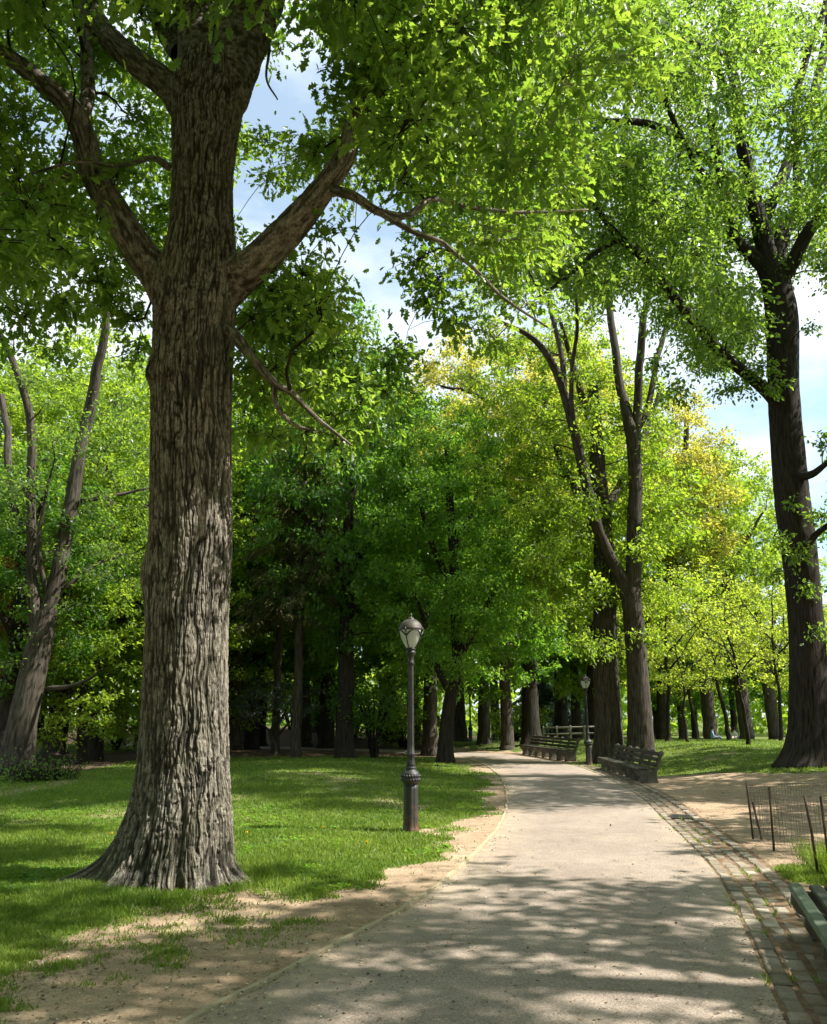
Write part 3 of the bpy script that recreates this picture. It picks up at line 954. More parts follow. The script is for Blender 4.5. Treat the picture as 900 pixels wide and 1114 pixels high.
oak_trunk()
for sp in (
    [(190, 330, 9.6, 22), (172, 300, 9.6, 19), (148, 268, 9.5, 17), (126, 232, 9.4, 15.5), (104, 192, 9.3, 14), (90, 145, 9.2, 12.5), (76, 116, 9.1, 11.5), (48, 92, 9.0, 10), (14, 65, 8.9, 8.5), (-25, 45, 8.8, 7), (-80, 20, 8.6, 5)],
    [(88, 130, 9.2, 9), (95, 105, 9.3, 7.5), (95, 70, 9.4, 7), (92, 25, 9.6, 6.5), (84, -30, 9.8, 6), (70, -120, 10.2, 5)],
    [(205, 122, 9.6, 19), (186, 96, 9.6, 15), (152, 70, 9.6, 14), (122, 45, 9.6, 12.5), (102, 18, 9.6, 11), (88, -20, 9.6, 10), (60, -110, 9.7, 7)],
    [(226, 330, 9.6, 24), (256, 303, 9.55, 22), (278, 287, 9.4, 20), (318, 246, 9.2, 17), (352, 204, 9.0, 13), (376, 168, 8.9, 11), (392, 110, 8.9, 9), (420, 68, 9.0, 7.5), (455, 66, 9.3, 6), (500, 68, 9.6, 4.5)],
    [(352, 204, 9.0, 6.5), (384, 213, 8.9, 5.2), (412, 230, 9.0, 4.6), (440, 235, 9.3, 3.9), (452, 229, 9.5, 3.6), (473, 216, 9.8, 3.1), (515, 226, 10.2, 2.5), (572, 231, 10.6, 1.9), (640, 228, 11, 1.0)],
    [(412, 230, 9.0, 3.8), (450, 252, 9.3, 3), (478, 262, 9.5, 2.7), (492, 273, 9.6, 2.5), (516, 292, 9.8, 2.2), (548, 324, 10.1, 1.8), (596, 356, 10.5, 1.0)],
    [(236, 352, 9.55, 8), (254, 364, 9.4, 7), (275, 390, 9.2, 5.2), (298, 416, 9.1, 4.2), (318, 428, 9.1, 3.2), (345, 455, 9.0, 2.4), (382, 484, 8.9, 1.2)],
    [(298, 416, 9.1, 3.6), (301, 440, 9.2, 3), (320, 462, 9.3, 2.2), (352, 470, 9.4, 1.1)],
    [(224, 120, 9.6, 26), (220, 70, 9.6, 25), (217, 30, 9.6, 23), (212, -20, 9.65, 21), (205, -120, 9.9, 17), (195, -260, 10.3, 12), (188, -420, 10.6, 8)],
    [(232, 130, 9.6, 28), (246, 88, 9.6, 29), (262, 48, 9.6, 28), (280, 8, 9.6, 25), (300, -45, 9.7, 22), (330, -140, 10, 16), (360, -280, 10.4, 11), (380, -400, 10.8, 7)],
    [(200, 60, 9.7, 14), (180, 30, 10.2, 12), (160, -20, 10.9, 10), (130, -120, 11.9, 7)],
    [(185, 182, 9.5, 4.5), (165, 172, 9.3, 3.2), (130, 180, 9.0, 2.6), (84, 176, 8.8, 2), (30, 190, 8.5, 1.3)],
    [(112, 200, 9.3, 4), (80, 190, 9.2, 3.4), (40, 205, 9.0, 2.8), (-10, 212, 8.8, 1.6)],
    [(288, 10, 9.6, 3), (293, 50, 9.4, 1.8), (290, 85, 9.3, 1.3), (302, 108, 9.2, .8)],
    [(290, -10, 9.7, 11), (345, -22, 10, 9), (400, 8, 10.4, 7), (455, 8, 10.8, 5), (540, -20, 11.5, 3)],
    [(330, -140, 10, 10), (420, -150, 9, 8), (540, -170, 8.2, 5)],
    [(205, -120, 9.9, 10), (140, -230, 8.6, 7), (80, -380, 7.2, 4)],
    [(280, 8, 9.6, 12), (310, -80, 8.4, 9), (360, -260, 6.8, 5)],
    [(420, 68, 9.0, 5), (470, 40, 9.6, 4), (545, 60, 10.5, 3.4), (600, 40, 11.2, 2.6), (650, 15, 11.8, 1.5)],
):
    oak_limb(sp, 48 if max(s[3] for s in sp) > 12 else 20, 0.035 if max(s[3] for s in sp) > 12 else 0.06)

SKYGAPS = [
    [(325, 40), (356, 66), (362, 100), (326, 124), (292, 140), (292, 95)],
    [(378, 245), (400, 255), (424, 300), (444, 345), (420, 362), (398, 330), (382, 290)],
    [(262, 205), (290, 205), (300, 222), (272, 250), (260, 255)],
]
oak_trunk_line = [(192, 940), (201, 800), (207, 600), (210, 400), (220, 260), (226, 100), (228, 0)]


LIMB_LINES = [([(175, 300), (126, 232), (104, 192), (90, 145), (76, 116), (30, 75)], 9.2, 16), ([(205, 122), (152, 70), (122, 45), (100, 10)], 9.6, 14), ([(90, 130), (95, 70), (90, 10)], 9.3, 8),
              ([(250, 305), (318, 246), (352, 204)], 9.2, 20), ([(384, 213), (412, 230), (473, 216), (515, 226), (590, 231)], 9.3, 5), ([(412, 230), (492, 273), (548, 324)], 9.4, 5), ([(254, 364), (275, 390), (298, 416), (345, 455)], 9.2, 8), ([(240, 90), (285, 5)], 9.6, 26)]


def sun_hit(C):
    t_ = (C[0] + 2.6) / SKX
    return C[2] - t_, C[1] - t_ * SKY_ - 9.6


def oak_ok(C, r):
    zh, yh = sun_hit(C)
    if shades_lit(C, r): return False
    if C[0] > -1.8 and abs(yh) < 0.55 + r * .6 and -0.5 - r < zh < 4.5: return False
    pu, pv = proj(C)
    for ln_, yy, ww in LIMB_LINES:
        if C[1] < yy + 0.5 and d_poly(np.array([pu]), np.array([pv]), ln_)[0] < ww + r * (62 if ww > 6 else 30): return False
    u, v = proj(C)
    infr = (u > -40) & (u < 940) & (v > -40)
    for gpoly in SKYGAPS:
        if in_poly(np.array([u]), np.array([v]), gpoly)[0] or d_poly(np.array([u]), np.array([v]), gpoly, True)[0] < r * 55:
            return False
    if C[1] < OY + 0.3 and d_poly(np.array([u]), np.array([v]), oak_trunk_line)[0] < 48 + r * 60 and infr:
        return r < 0.45 and v < 190 and False
    lim = np.interp(u, [-200, 0, 60, 120, 165, 250, 300, 350, 420, 460, 520, 600, 640], [300, 300, 290, 330, 300, 330, 440, 470, 440, 330, 300, 320, 250])
    return v + r * 40 < lim


CL = []
rg = np.random.default_rng(4)
tries = 0
while len(CL) < 250 and tries < 30000:
    tries += 1
    v = norm(rg.normal(size=3)) * rg.uniform(0.45, 1.0)
    C = np.array([-1.9, 9.9, 9.6]) + v * np.array([6.0, 5.6, 5.4])
    if C[2] < 4.2: continue
    r_ = rg.uniform(0.55, 0.95)
    zh, yh = sun_hit(C)
    if C[0] > 2.0 and C[1] < 9.2 and zh < 4.8: continue          # the crown opens towards the path
    if not oak_ok(C, r_): continue
    if any(np.linalg.norm((C - c) * (1, 1, 1.3)) < 0.62 * (r_ + q) for c, q in CL): continue
    CL.append((C, r_))
# sprays that hang low round the visible limbs
for u, v, Y, r_ in ((15, 335, 12, .6), (70, 330, 12, .6), (115, 335, 12.5, .55), (40, 290, 12.5, .6), (140, 310, 12.4, .5), (-10, 370, 12.2, .5), (60, 385, 12.4, .4), (450, 285, 10.1, .45), (470, 320, 10.3, .5), (500, 350, 10.6, .45), (520, 260, 10.4, .5), (560, 290, 10.7, .5), (600, 250, 11, .5), (540, 370, 10.8, .4), (460, 250, 10, .4), (500, 180, 10.2, .55), (545, 165, 10.6, .55), (590, 160, 11, .55), (440, 160, 9.8, .45), (100, 300, 10.2, .5), (60, 330, 10.4, .5), (20, 350, 10.6, .5), (140, 350, 10.6, .4), (-20, 300, 10.0, .5), (110, 240, 10.6, .45), (355, 300, 11.2, .4), (250, 250, 11.5, .3), (310, 270, 10.8, .4), (360, 450, 10.3, .45), (250, 430, 10.6, .4), (270, 470, 10.6, .4), (440, 380, 10.6, .35), (290, 430, 10.2, .5), (270, 400, 10.2, .45), (320, 385, 10.3, .5), (350, 350, 10.4, .45), (380, 415, 10.3, .5), (420, 430, 10.6, .5), (405, 470, 10.4, .4), (300, 475, 10.2, .4), (290, 310, 10.6, .45), (330, 310, 10.5, .45), (300, 360, 10.3, .45), (275, 290, 10.8, .4), (350, 165, 10.2, .4), (300, 190, 11, .35), (300, 400, 9.5, .5), (345, 420, 9.6, .55), (395, 440, 9.8, .5), (330, 470, 9.6, .38), (375, 480, 9.5, .35), (275, 345, 9.8, .42), (320, 345, 10, .5), (365, 390, 10.2, .5),
                    (430, 395, 10.4, .5), (330, 290, 9.3, .35), (300, 310, 9.6, .4), (480, 300, 10.2, .5), (535, 300, 10.5, .55), (575, 330, 10.8, .5), (500, 210, 10.3, .6), (560, 210, 10.8, .6), (610, 200, 11.2, .55),
                    (430, 190, 9.6, .5), (420, 130, 9.3, .6), (475, 120, 9.9, .65), (530, 120, 10.5, .65), (590, 110, 11, .6), (450, 30, 10.3, .7), (520, 30, 10.8, .7), (590, 30, 11.3, .7), (380, 120, 9.8, .4),
                    (20, 190, 8.8, .5), (60, 240, 9.1, .45), (130, 190, 9.2, .45), (30, 120, 9.0, .55), (100, 60, 9.9, .6), (150, 130, 10.2, .5), (40, 20, 9.0, .7), (150, 10, 9.9, .6), (20, 290, 9.1, .4), (120, 330, 10.6, .45), (150, 385, 10.8, .35), (290, 150, 11.0, .35), (340, 170, 9.6, .45), (400, 20, 10.2, .6), (360, 250, 9.4, .35)):
    CL.append((at(u, v, Y), r_))
for k in range(46):  # extra sprays set in the sun's way to shade the upper trunk
    zh = rg.uniform(5.2, 10.5); xx = rg.uniform(-0.8, 4.2)
    C = np.array([xx, 9.6 + (xx + 2.6) / SKX * SKY_ + rg.uniform(-1.0, 1.0), zh + (xx + 2.6) / SKX])
    if oak_ok(C, .75): CL.append((C, .75))
CL.sort(key=lambda c: np.linalg.norm(c[0] - np.array([-2.7, 9.6, 7])))
for C, r_ in CL:
    u, v = proj(C)
    vis = v > -120 and -120 < u < 1000
    oak.clump(C, r_, 0.62, int((370 if vis else 420) * (r_ / 0.75) ** 2), 0.135 if vis else 0.155, OAK if vis else KITE, 16, 0.05, 0.32, zmin=OB[2] + 4.2, pen=lambda Q, C: 3.0 * (np.hypot(Q[:, 0] + 2.66, Q[:, 1] - 9.6) < .45) * (Q[:, 2] < 7.5) + 6.0 * ((Q[:, 0] + 2.62) * np.sign(C[0] + 2.62) < -0.12) * (Q[:, 2] < 9))
oak.build('oak_tree', MAT['oak_bark'], MAT['oak_leaf'], 'massive oak with furrowed grey trunk and flared roots in the near lawn')


def flare_trunk(t, spec, flare=0.9, fh=0.35, sides=40, nroots=6, seed=0, step=0.07):
    """trunk from (u, v, Y, half width px), widening into root buttresses at the ground"""
    P, R = path3(spec)
    P[0][2] = t.base[2] - 0.15; P[0][:2] = t.base[:2]
    ln = np.sum(np.linalg.norm(np.diff(P, axis=0), axis=1)); n = max(8, int(ln / step))
    Q = spline(np.concatenate([P, R[:, None]], 1), n); C, R = Q[:, :3], Q[:, 3]
    th = np.linspace(0, 2 * pi, sides, endpoint=False); z = (C[:, 2] - t.base[2])[:, None]
    fl = np.exp(-np.clip(z, 0, 50) / fh)
    rs = np.random.default_rng(seed); lob = sum(np.exp(-(np.angle(np.exp(1j * (th - a))) / 0.33) ** 2) for a in (np.arange(nroots) + rs.uniform(-.3, .3, nroots)) * 2 * pi / nroots)
    rr_ = R[:, None] * (1 + flare * fl * (0.45 + 0.75 * lob[None])) * (1 + 0.12 * (fbm(np.cos(th)[None] * 1.3 + seed, np.sin(th)[None] * 1.3, z * 0.5, 83, 2) - 0.5))
    ridg = vnoise(np.cos(th)[None] * R[:, None] / 0.07, np.sin(th)[None] * R[:, None] / 0.07 + seed, z / 0.5, 84)
    rr_ = rr_ + 0.03 * (1 - np.abs(2 * ridg - 1) - 0.5) * np.minimum(R[:, None] / 0.3, 1)
    V = np.stack([C[:, 0:1] + rr_ * np.cos(th), C[:, 1:2] + rr_ * np.sin(th), C[:, 2:3] + 0 * th], -1)
    l = np.concatenate([[0], np.cumsum(np.linalg.norm(np.diff(C, axis=0), axis=1))])[:, None]
    bk = np.stack([R[:, None] * np.cos(th), R[:, None] * np.sin(th), l + 0 * th], -1)
    i = np.arange(n - 1)[:, None] * sides; k = np.arange(sides)[None]; k2 = (k + 1) % sides
    fs = np.stack([i + k, i + k2, i + k2 + sides, i + k + sides], -1).reshape(-1, 4)
    t.w.add(V.reshape(-1, 3), [fs], 0, True, bk.reshape(-1, 3))
    m = n // 3
    t.nodes.append(C[m:]); t.rad.append(R[m:])
    return C, R


def fill(t, n, centre, radii, rr, dens, lsize, tmpl, flat=0.6, ntw=14, ok=None, inner=0.35, droop=0.25, seed=0, sep=0.62, rmax=0.07, zmin=None, noise_hole=0.0, spread=0.17):
    """scatter n sprays through an ellipsoid, keep them apart, grow a bough to each"""
    g = np.random.default_rng(seed); out = []; tries = 0
    centre = np.asarray(centre, float); radii = np.asarray(radii, float)
    while len(out) < n and tries < n * 60:
        tries += 1
        v = norm(g.normal(size=3)) * g.uniform(inner, 1.0)
        C = centre + v * radii
        r_ = g.uniform(*rr)
        if noise_hole and vnoise(np.array([C[0] * .45]), np.array([C[1] * .45]), np.array([C[2] * .6]), seed + 3)[0] < noise_hole: continue
        if ok is not None and not ok(C, r_): continue
        if any(np.linalg.norm(C - c) < sep * (r_ + q) for c, q in out): continue
        out.append((C, r_))
    Q0 = np.concatenate(t.nodes)
    out.sort(key=lambda c: np.min(np.linalg.norm(Q0 - c[0], axis=1)))
    for C, r_ in out:
        t.clump(C, r_, flat, int(dens * r_ * r_), lsize, tmpl, ntw, rmax, droop, zmin=zmin, spread=spread)
    return out


# ------------------------------------------------------------------ big elm on the right
def pixel_gap(polys, pad=0):
    def f(C, r_):
        u, v = proj(C)
        for p in polys:
            if in_poly(np.array([u]), np.array([v]), p)[0]:
                return False
        return True
    return f


EY = 22.0
xb, yb, hb = gph(882, 842)
EY = yb
elm = Tree((xb, yb, hb), 202, 14)
flare_trunk(elm, [(882, 842, EY, 22), (882, 800, EY, 21), (878, 690, EY, 18), (870, 600, EY, 18), (863, 550, EY, 18), (858, 500, EY, 17), (853, 430, EY, 16), (851, 350, EY, 16.5), (845, 310, EY, 15), (838, 285, EY, 15)], 0.75, 0.55, 48, 6, 3)
for sp in (
    [(843, 300, EY, 10), (822, 280, EY, 7.5), (798, 255, EY - .3, 6), (787, 215, EY - .6, 5.5), (782, 180, EY - 1, 5), (772, 120, EY - 1.5, 4)],
    [(840, 295, EY, 11), (828, 250, EY, 9.5), (820, 215, EY, 8), (810, 172, EY + .3, 7), (801, 100, EY + .5, 6), (795, 70, EY + .8, 5), (785, 0, EY + 1, 4), (775, -120, EY + 1.4, 3)],
    [(845, 298, EY, 11), (848, 265, EY, 9), (868, 232, EY + .3, 8), (900, 195, EY + .6, 7), (950, 150, EY + 1, 5.5), (1020, 60, EY + 1.5, 4)],
    [(848, 310, EY, 9), (862, 285, EY - .4, 8), (880, 252, EY - .8, 7), (905, 222, EY - 1.2, 6), (960, 180, EY - 2, 4.5), (1050, 130, EY - 3, 3)],
    [(818, 215, EY, 6.5), (790, 190, EY - .8, 5.6), (768, 172, EY - 1.4, 5), (730, 145, EY - 2.2, 4.2), (694, 132, EY - 3, 3.8), (655, 130, EY - 3.6, 3.2), (600, 105, EY - 4.4, 2.6), (548, 76, EY - 5, 2)],
    [(866, 232, EY + .3, 5), (867, 180, EY + .2, 4.4), (866, 110, EY, 4), (885, 40, EY, 3.6), (900, 0, EY, 3.2), (915, -80, EY, 2.6)],
    [(834, 235, EY + .4, 7), (862, 165, EY + 1.2, 6), (888, 95, EY + 2, 5.2), (902, 20, EY + 2.6, 4.4), (915, -100, EY + 3, 3.2)],
    [(852, 448, EY, 8), (838, 430, EY - .3, 7), (812, 406, EY - .7, 6.4), (786, 384, EY - 1.1, 6), (766, 362, EY - 1.5, 5.8), (732, 322, EY - 2, 5.3), (706, 286, EY - 2.5, 4.9), (676, 260, EY - 3, 4.3), (655, 236, EY - 3.4, 3.6), (636, 208, EY - 3.8, 2.4)],
    [(676, 260, EY - 3, 3), (652, 272, EY - 3.3, 2.6), (634, 286, EY - 3.6, 2.4), (610, 306, EY - 3.9, 2), (582, 326, EY - 4.2, 1.2)],
    [(826, 250, EY, 5), (800, 130, EY - 2, 4.6), (770, 60, EY - 4, 4), (730, 40, EY - 5.5, 3), (690, 60, EY - 6.5, 2)],
    [(795, 70, EY + .8, 4), (740, 30, EY + 1, 3.4), (690, -10, EY + 1, 2.6), (640, -60, EY + 1, 1.8)],
    [(785, 215, EY - .6, 4), (750, 165, EY - 3.5, 3.2), (700, 60, EY - 7, 2.2)],
    [(870, 600, EY, 5), (890, 580, EY - .6, 3.4), (915, 560, EY - 1.2, 2)],
    [(862, 520, EY, 6), (885, 515, EY - 1, 4), (905, 500, EY - 2, 2.5)],
):
    P, R = path3(sp); elm.limb(P, R, 12, 0.2, 0.05)
ELM_GAPS = [[(835, 310), (900, 320), (900, 470), (868, 470), (872, 380)], [(832, 120), (862, 110), (880, 150), (845, 190), (832, 150)], [(800, 255), (818, 290), (840, 340), (800, 345), (780, 300)]]


ELM_LINES = [([(848, 300), (822, 280), (798, 255), (787, 215)], 10), ([(840, 295), (820, 215), (801, 100)], 12), ([(845, 298), (868, 232), (900, 195)], 12), ([(848, 310), (880, 252), (905, 222)], 10), ([(818, 215), (768, 172), (694, 132), (655, 130)], 9), ([(866, 232), (867, 110), (900, 0)], 8), ([(834, 235), (888, 95)], 9), ([(852, 448), (812, 406), (766, 362), (706, 286), (655, 236)], 9), ([(676, 260), (610, 306)], 6)]


def elm_ok(C, r_):
    u, v = proj(C)
    if shades_lit(C, r_): return False
    for ln_, ww in ELM_LINES:
        if C[1] < EY - 0.5 and d_poly(np.array([u]), np.array([v]), ln_)[0] < ww + r_ * 30 and vnoise(np.array([C[0] * 3]), np.array([C[2] * 3]), 0, 4)[0] < .85: return False
    if C[2] < 5.6: return False
    for p in ELM_GAPS:
        if in_poly(np.array([u]), np.array([v]), p)[0]: return False
    lim = np.interp(u, [420, 520, 600, 700, 740, 800, 835, 870, 900, 1100], [150, 240, 330, 340, 395, 430, 340, 300, 300, 420])
    if u < 460: return False
    if C[1] < EY and d_poly(np.array([u]), np.array([v]), [(882, 842), (870, 600), (852, 400), (845, 300), (825, 250)])[0] < 26: return False
    return v + r_ * 20 < lim


fill(elm, 400, (8.6, EY - 1.8, 14.2), (8.6, 8.0, 9.4), (0.8, 1.35), 310, 0.15, OVAL, 0.6, 16, elm_ok, 0.25, 0.28, 21, 0.5, 0.08, zmin=7)
fill(elm, 46, (at(545, 190, 17.5)[0], 17.5, at(545, 190, 17.5)[2]), (3.4, 3.2, 4.2), (0.7, 1.1), 420, 0.15, OVAL, 0.6, 16, elm_ok, 0.1, 0.28, 22, 0.5, 0.06, zmin=8)
for u, v, Y, r_ in ((880, 50, EY, 1.1), (905, 110, EY + 1, 1.1), (870, 15, EY - 1, 1.0), (892, 165, EY + 1.5, 1.0), (860, 80, EY + 1.5, .9), (765, 400, EY - 1.2, .85), (800, 425, EY - .8, .8), (735, 425, EY - 1.3, .7), (715, 395, EY - 1.7, .6), (830, 400, EY - 1.2, .6), (845, 420, EY - 1.3, .55), (640, 300, EY - 3.6, .8), (600, 300, EY - 4, .8), (570, 270, EY - 4.4, .8), (870, 600, EY - 1, .6), (880, 640, EY - .9, .5), (850, 590, EY - .9, .5), (895, 560, EY - 1.1, .55), (845, 625, EY - .8, .45), (890, 690, EY - .8, .4), (865, 545, EY - .9, .35), (900, 480, EY - 1.5, .5), (885, 355, EY - 1, .35), (560, 180, EY - 5, .8), (610, 170, EY - 4.5, .8), (640, 90, EY - 4.5, .9), (590, 60, EY - 5, .9)):
    elm.clump(at(u, v, Y), r_, 0.62, int(480 * r_ * r_), 0.15, OVAL, 16, 0.05, 0.3)
elm.build('elm_tree', MAT['bark_dark'], MAT['elm_leaf'], 'tall dark elm with forking limbs and a flared base behind the wire fence')

# ------------------------------------------------------------------ forked tree beyond the first bench
xb, yb, hb = gph(698, 829); FY = yb
fork = Tree((xb, yb, hb), 303, 12)
flare_trunk(fork, [(698, 829, FY, 13), (697, 790, FY, 12.5), (693, 720, FY, 11), (688, 660, FY, 10.5), (686, 640, FY, 10)], 0.5, 0.5, 36, 6, 5)
for sp in (
    [(687, 665, FY, 9.5), (690, 610, FY, 8.6), (691, 560, FY, 8), (690, 500, FY, 7.4), (685, 460, FY, 6.5), (677, 430, FY + .3, 5), (670, 385, FY + .5, 4.4), (664, 340, FY + .8, 3.8), (660, 300, FY + 1, 3)],
    [(690, 495, FY, 6.5), (693, 455, FY, 5), (696, 400, FY - .4, 4.5), (700, 350, FY - .8, 4), (712, 300, FY - 1.2, 3), (720, 250, FY - 1.5, 2.2)],
    [(692, 470, FY, 4), (706, 440, FY + .4, 3.4), (714, 395, FY + .8, 3), (726, 350, FY + 1.2, 2.4), (738, 300, FY + 1.6, 1.8)],
    [(686, 655, FY, 9), (676, 630, FY, 7.5), (658, 595, FY - .3, 6.6), (642, 545, FY - .7, 6), (627, 478, FY - 1.2, 5.2), (614, 430, FY - 1.6, 4.6), (598, 390, FY - 2, 4), (575, 365, FY - 2.4, 3), (545, 350, FY - 2.8, 1.8)],
    [(614, 430, FY - 1.6, 3.6), (612, 390, FY - 1.2, 3), (600, 340, FY - .8, 2.4), (596, 290, FY - .5, 1.8)],
    [(627, 478, FY - 1.2, 3), (622, 420, FY - 2, 2.5), (628, 350, FY - 2.6, 2), (625, 300, FY - 3, 1.5)],
):
    P, R = path3(sp); fork.limb(P, R, 12, 0.22, 0.06)


def fork_ok(C, r_):
    u, v = proj(C)
    for ln_ in ([(698, 829), (688, 640), (690, 500), (670, 385)], [(688, 650), (658, 595), (642, 545), (627, 478), (598, 390)], [(690, 495), (700, 350)]):
        if C[1] < FY + .3 and d_poly(np.array([u]), np.array([v]), ln_)[0] < 8 + r_ * 20: return False
    lim = np.interp(u, [480, 540, 580, 640, 700, 740, 760, 780], [430, 560, 680, 705, 735, 560, 450, 380])
    lo = np.interp(u, [480, 560, 600, 700, 760], [260, 200, 150, 130, 200])
    return lo < v < lim and 500 < u < 775 and C[1] > FY - 7.5


fill(fork, 190, (5.6, FY + 0.6, 11.5), (5.4, 4.6, 11.0), (0.6, 1.05), 300, 0.155, OVAL, 0.6, 14, fork_ok, 0.2, 0.3, 33, 0.6, 0.06, noise_hole=0.3)
for u, v, Y, r_ in ((705, 690, FY - .6, .5), (690, 690, FY - .8, .3), (640, 650, FY + .8, .8), (715, 640, FY, .8), (720, 700, FY + .5, .7), (680, 600, FY + 1, .6), (720, 590, FY + .6, .7)):
    fork.clump(at(u, v, Y), r_, 0.7, int(360 * r_ * r_), 0.15, OVAL, 14, 0.04, 0.3)
fork.build('forked_tree', MAT['bark_mid'], MAT['bright_leaf'], 'tall tree splitting into two slim stems behind the end of the first bench')

# ------------------------------------------------------------------ thick trunk behind the lamp and the first bench
xb, yb, hb = gph(662, 818); TY = 33.5; xb = at(661, 800, TY)[0]; hb = h1(xb, TY)
thick = Tree((xb, TY, hb), 404, 12)
flare_trunk(thick, [(664, 815, TY, 15), (662, 780, TY, 14), (659, 720, TY, 13), (658, 650, TY, 12), (656, 580, TY, 10), (650, 500, TY, 8), (645, 420, TY, 6)], 0.5, 0.5, 36, 6, 6)
for sp in ([(657, 600, TY, 7), (630, 540, TY + 1, 5), (600, 470, TY + 2, 3.5), (590, 400, TY + 2.5, 2)], [(655, 560, TY, 6), (690, 500, TY + 2, 4), (720, 420, TY + 3, 2.5)], [(648, 480, TY, 5), (630, 420, TY - 1, 3.5), (610, 350, TY - 2, 2)]):
    P, R = path3(sp); thick.limb(P, R, 10, 0.3, 0.08)
fill(thick, 70, (xb + 0.2, TY + 1, 10.5), (4.5, 4.0, 6.5), (0.9, 1.4), 230, 0.18, KITE, 0.6, 12, lambda C, r_: C[2] > 5.9, 0.3, 0.3, 44, 0.6, 0.08, noise_hole=0.25)
thick.build('broad_tree', MAT['bark_mid'], MAT['bright_leaf'], 'thick straight trunk directly behind the second lamp post, leafy low down')

# ------------------------------------------------------------------ bronze flushing tree at the far bend
BY = 46.0
xb = at(578, 800, BY)[0]; hb = h1(xb, BY)
bronze = Tree((xb, BY, hb), 505, 10)
flare_trunk(bronze, [(579, 808, BY, 9.5), (577, 770, BY, 9), (576, 700, BY, 8), (577, 640, BY, 7), (580, 590, BY, 6)], 0.5, 0.6, 28, 5, 8)
for sp in ([(578, 630, BY, 5.5), (590, 590, BY, 4.8), (604, 560, BY, 4.2), (590, 520, BY, 3.8), (575, 490, BY, 3.5), (550, 455, BY - 1, 3), (520, 430, BY - 2, 2.2), (480, 420, BY - 3, 1.3)],
           [(577, 650, BY, 5), (566, 625, BY, 4.4), (552, 610, BY - 1, 3.6), (540, 560, BY - 2, 2.6), (525, 500, BY - 2, 1.8)],
           [(580, 590, BY, 5), (579, 540, BY, 4.2), (576, 500, BY, 3.6), (583, 440, BY + 1, 2.8), (575, 380, BY + 1, 2)],
           [(580, 560, BY, 4), (586, 500, BY + 1, 3.2), (600, 440, BY + 2, 2.5), (620, 390, BY + 3, 1.6)]):
    P, R = path3(sp); bronze.limb(P, R, 9, 0.4, 0.1)


def br_ok(C, r_):
    u, v = proj(C)
    return 335 < v < 545 and u > 430


fill(bronze, 130, (xb - 0.6, BY, 17.5), (7.8, 6, 7.5), (1.0, 1.7), 190, 0.20, KITE, 0.55, 12, br_ok, 0.2, 0.25, 55, 0.55, 0.09)
bronze.build('bronze_tree', MAT['bark_dark'], MAT['bronze_leaf'], 'tall tree with airy yellow bronze young leaves at the far bend of the path')
BY2 = 52.0
xb = at(722, 800, BY2)[0]; hb = h1(xb, BY2)
br2 = Tree((xb, BY2, hb), 506, 10)
flare_trunk(br2, [(722, 808, BY2, 7), (722, 700, BY2, 6), (735, 580, BY2, 5), (745, 500, BY2, 3.5), (748, 440, BY2, 2)], 0.4, 0.6, 20, 5, 9)
fill(br2, 80, (at(742, 530, BY2)[0], BY2, at(742, 530, BY2)[2]), (4.0, 4.5, 6.4), (0.9, 1.5), 190, 0.20, KITE, 0.55, 12, lambda C, r_: proj(C)[0] < 795, 0.15, 0.25, 56, 0.55, 0.09)
br2.build('amber_tree', MAT['bark_dark'], MAT['bronze_leaf'], 'amber yellow young crown rising between the forked tree and the dark elm')

# ------------------------------------------------------------------ leaning forked tree at the left edge
xb, yb, hb = gph(18, 842); LY = yb
lean = Tree((xb, yb, hb), 606, 12)
flare_trunk(lean, [(18, 842, LY, 17), (22, 800, LY, 15.5), (34, 740, LY, 14), (44, 695, LY, 13), (50, 665, LY, 12)], 0.55, 0.45, 36, 6, 11)
for sp in (
    [(46, 690, LY, 11), (58, 645, LY, 9), (67, 610, LY, 8.6), (74, 565, LY, 8), (84, 510, LY, 7.2), (94, 460, LY, 6.4), (104, 410, LY - .3, 5.5), (112, 370, LY - .6, 4.4), (120, 310, LY - 1, 3.2), (126, 240, LY - 1.2, 2)],
    [(43, 695, LY, 9), (37, 650, LY - .2, 6.8), (34, 600, LY - .4, 5.6), (33, 540, LY - .6, 5), (35, 490, LY - .8, 4.6), (30, 440, LY - 1, 4.2), (18, 405, LY - 1.2, 3.8), (4, 370, LY - 1.5, 3.2), (-20, 320, LY - 2, 2)],
    [(24, 580, LY + 1, 4), (10, 520, LY + 1.4, 4.4), (8, 470, LY + 1.6, 3.6), (2, 430, LY + 1.8, 3)],
    [(52, 655, LY, 3), (42, 600, LY - .6, 2.4), (46, 560, LY - .8, 2), (54, 520, LY - 1, 1.4)],
    [(72, 640, LY, 3.4), (82, 630, LY, 2.6), (110, 612, LY + .5, 1.8), (150, 600, LY + 1, 1)],
    [(52, 750, LY, 3.4), (75, 747, LY - .4, 2.4), (98, 738, LY - .8, 1.6), (112, 728, LY - 1, 1)],
    [(88, 545, LY, 3), (120, 540, LY + .4, 2), (165, 530, LY + 1, 1.2)],
):
    P, R = path3(sp); lean.limb(P, R, 12, 0.2, 0.05)


def lean_ok(C, r_):
    u, v = proj(C)
    if d_poly(np.array([u]), np.array([v]), [(22, 800), (46, 690), (74, 565), (104, 410)])[0] < 16 and C[1] < LY: return False
    return v < 700 and u < 230


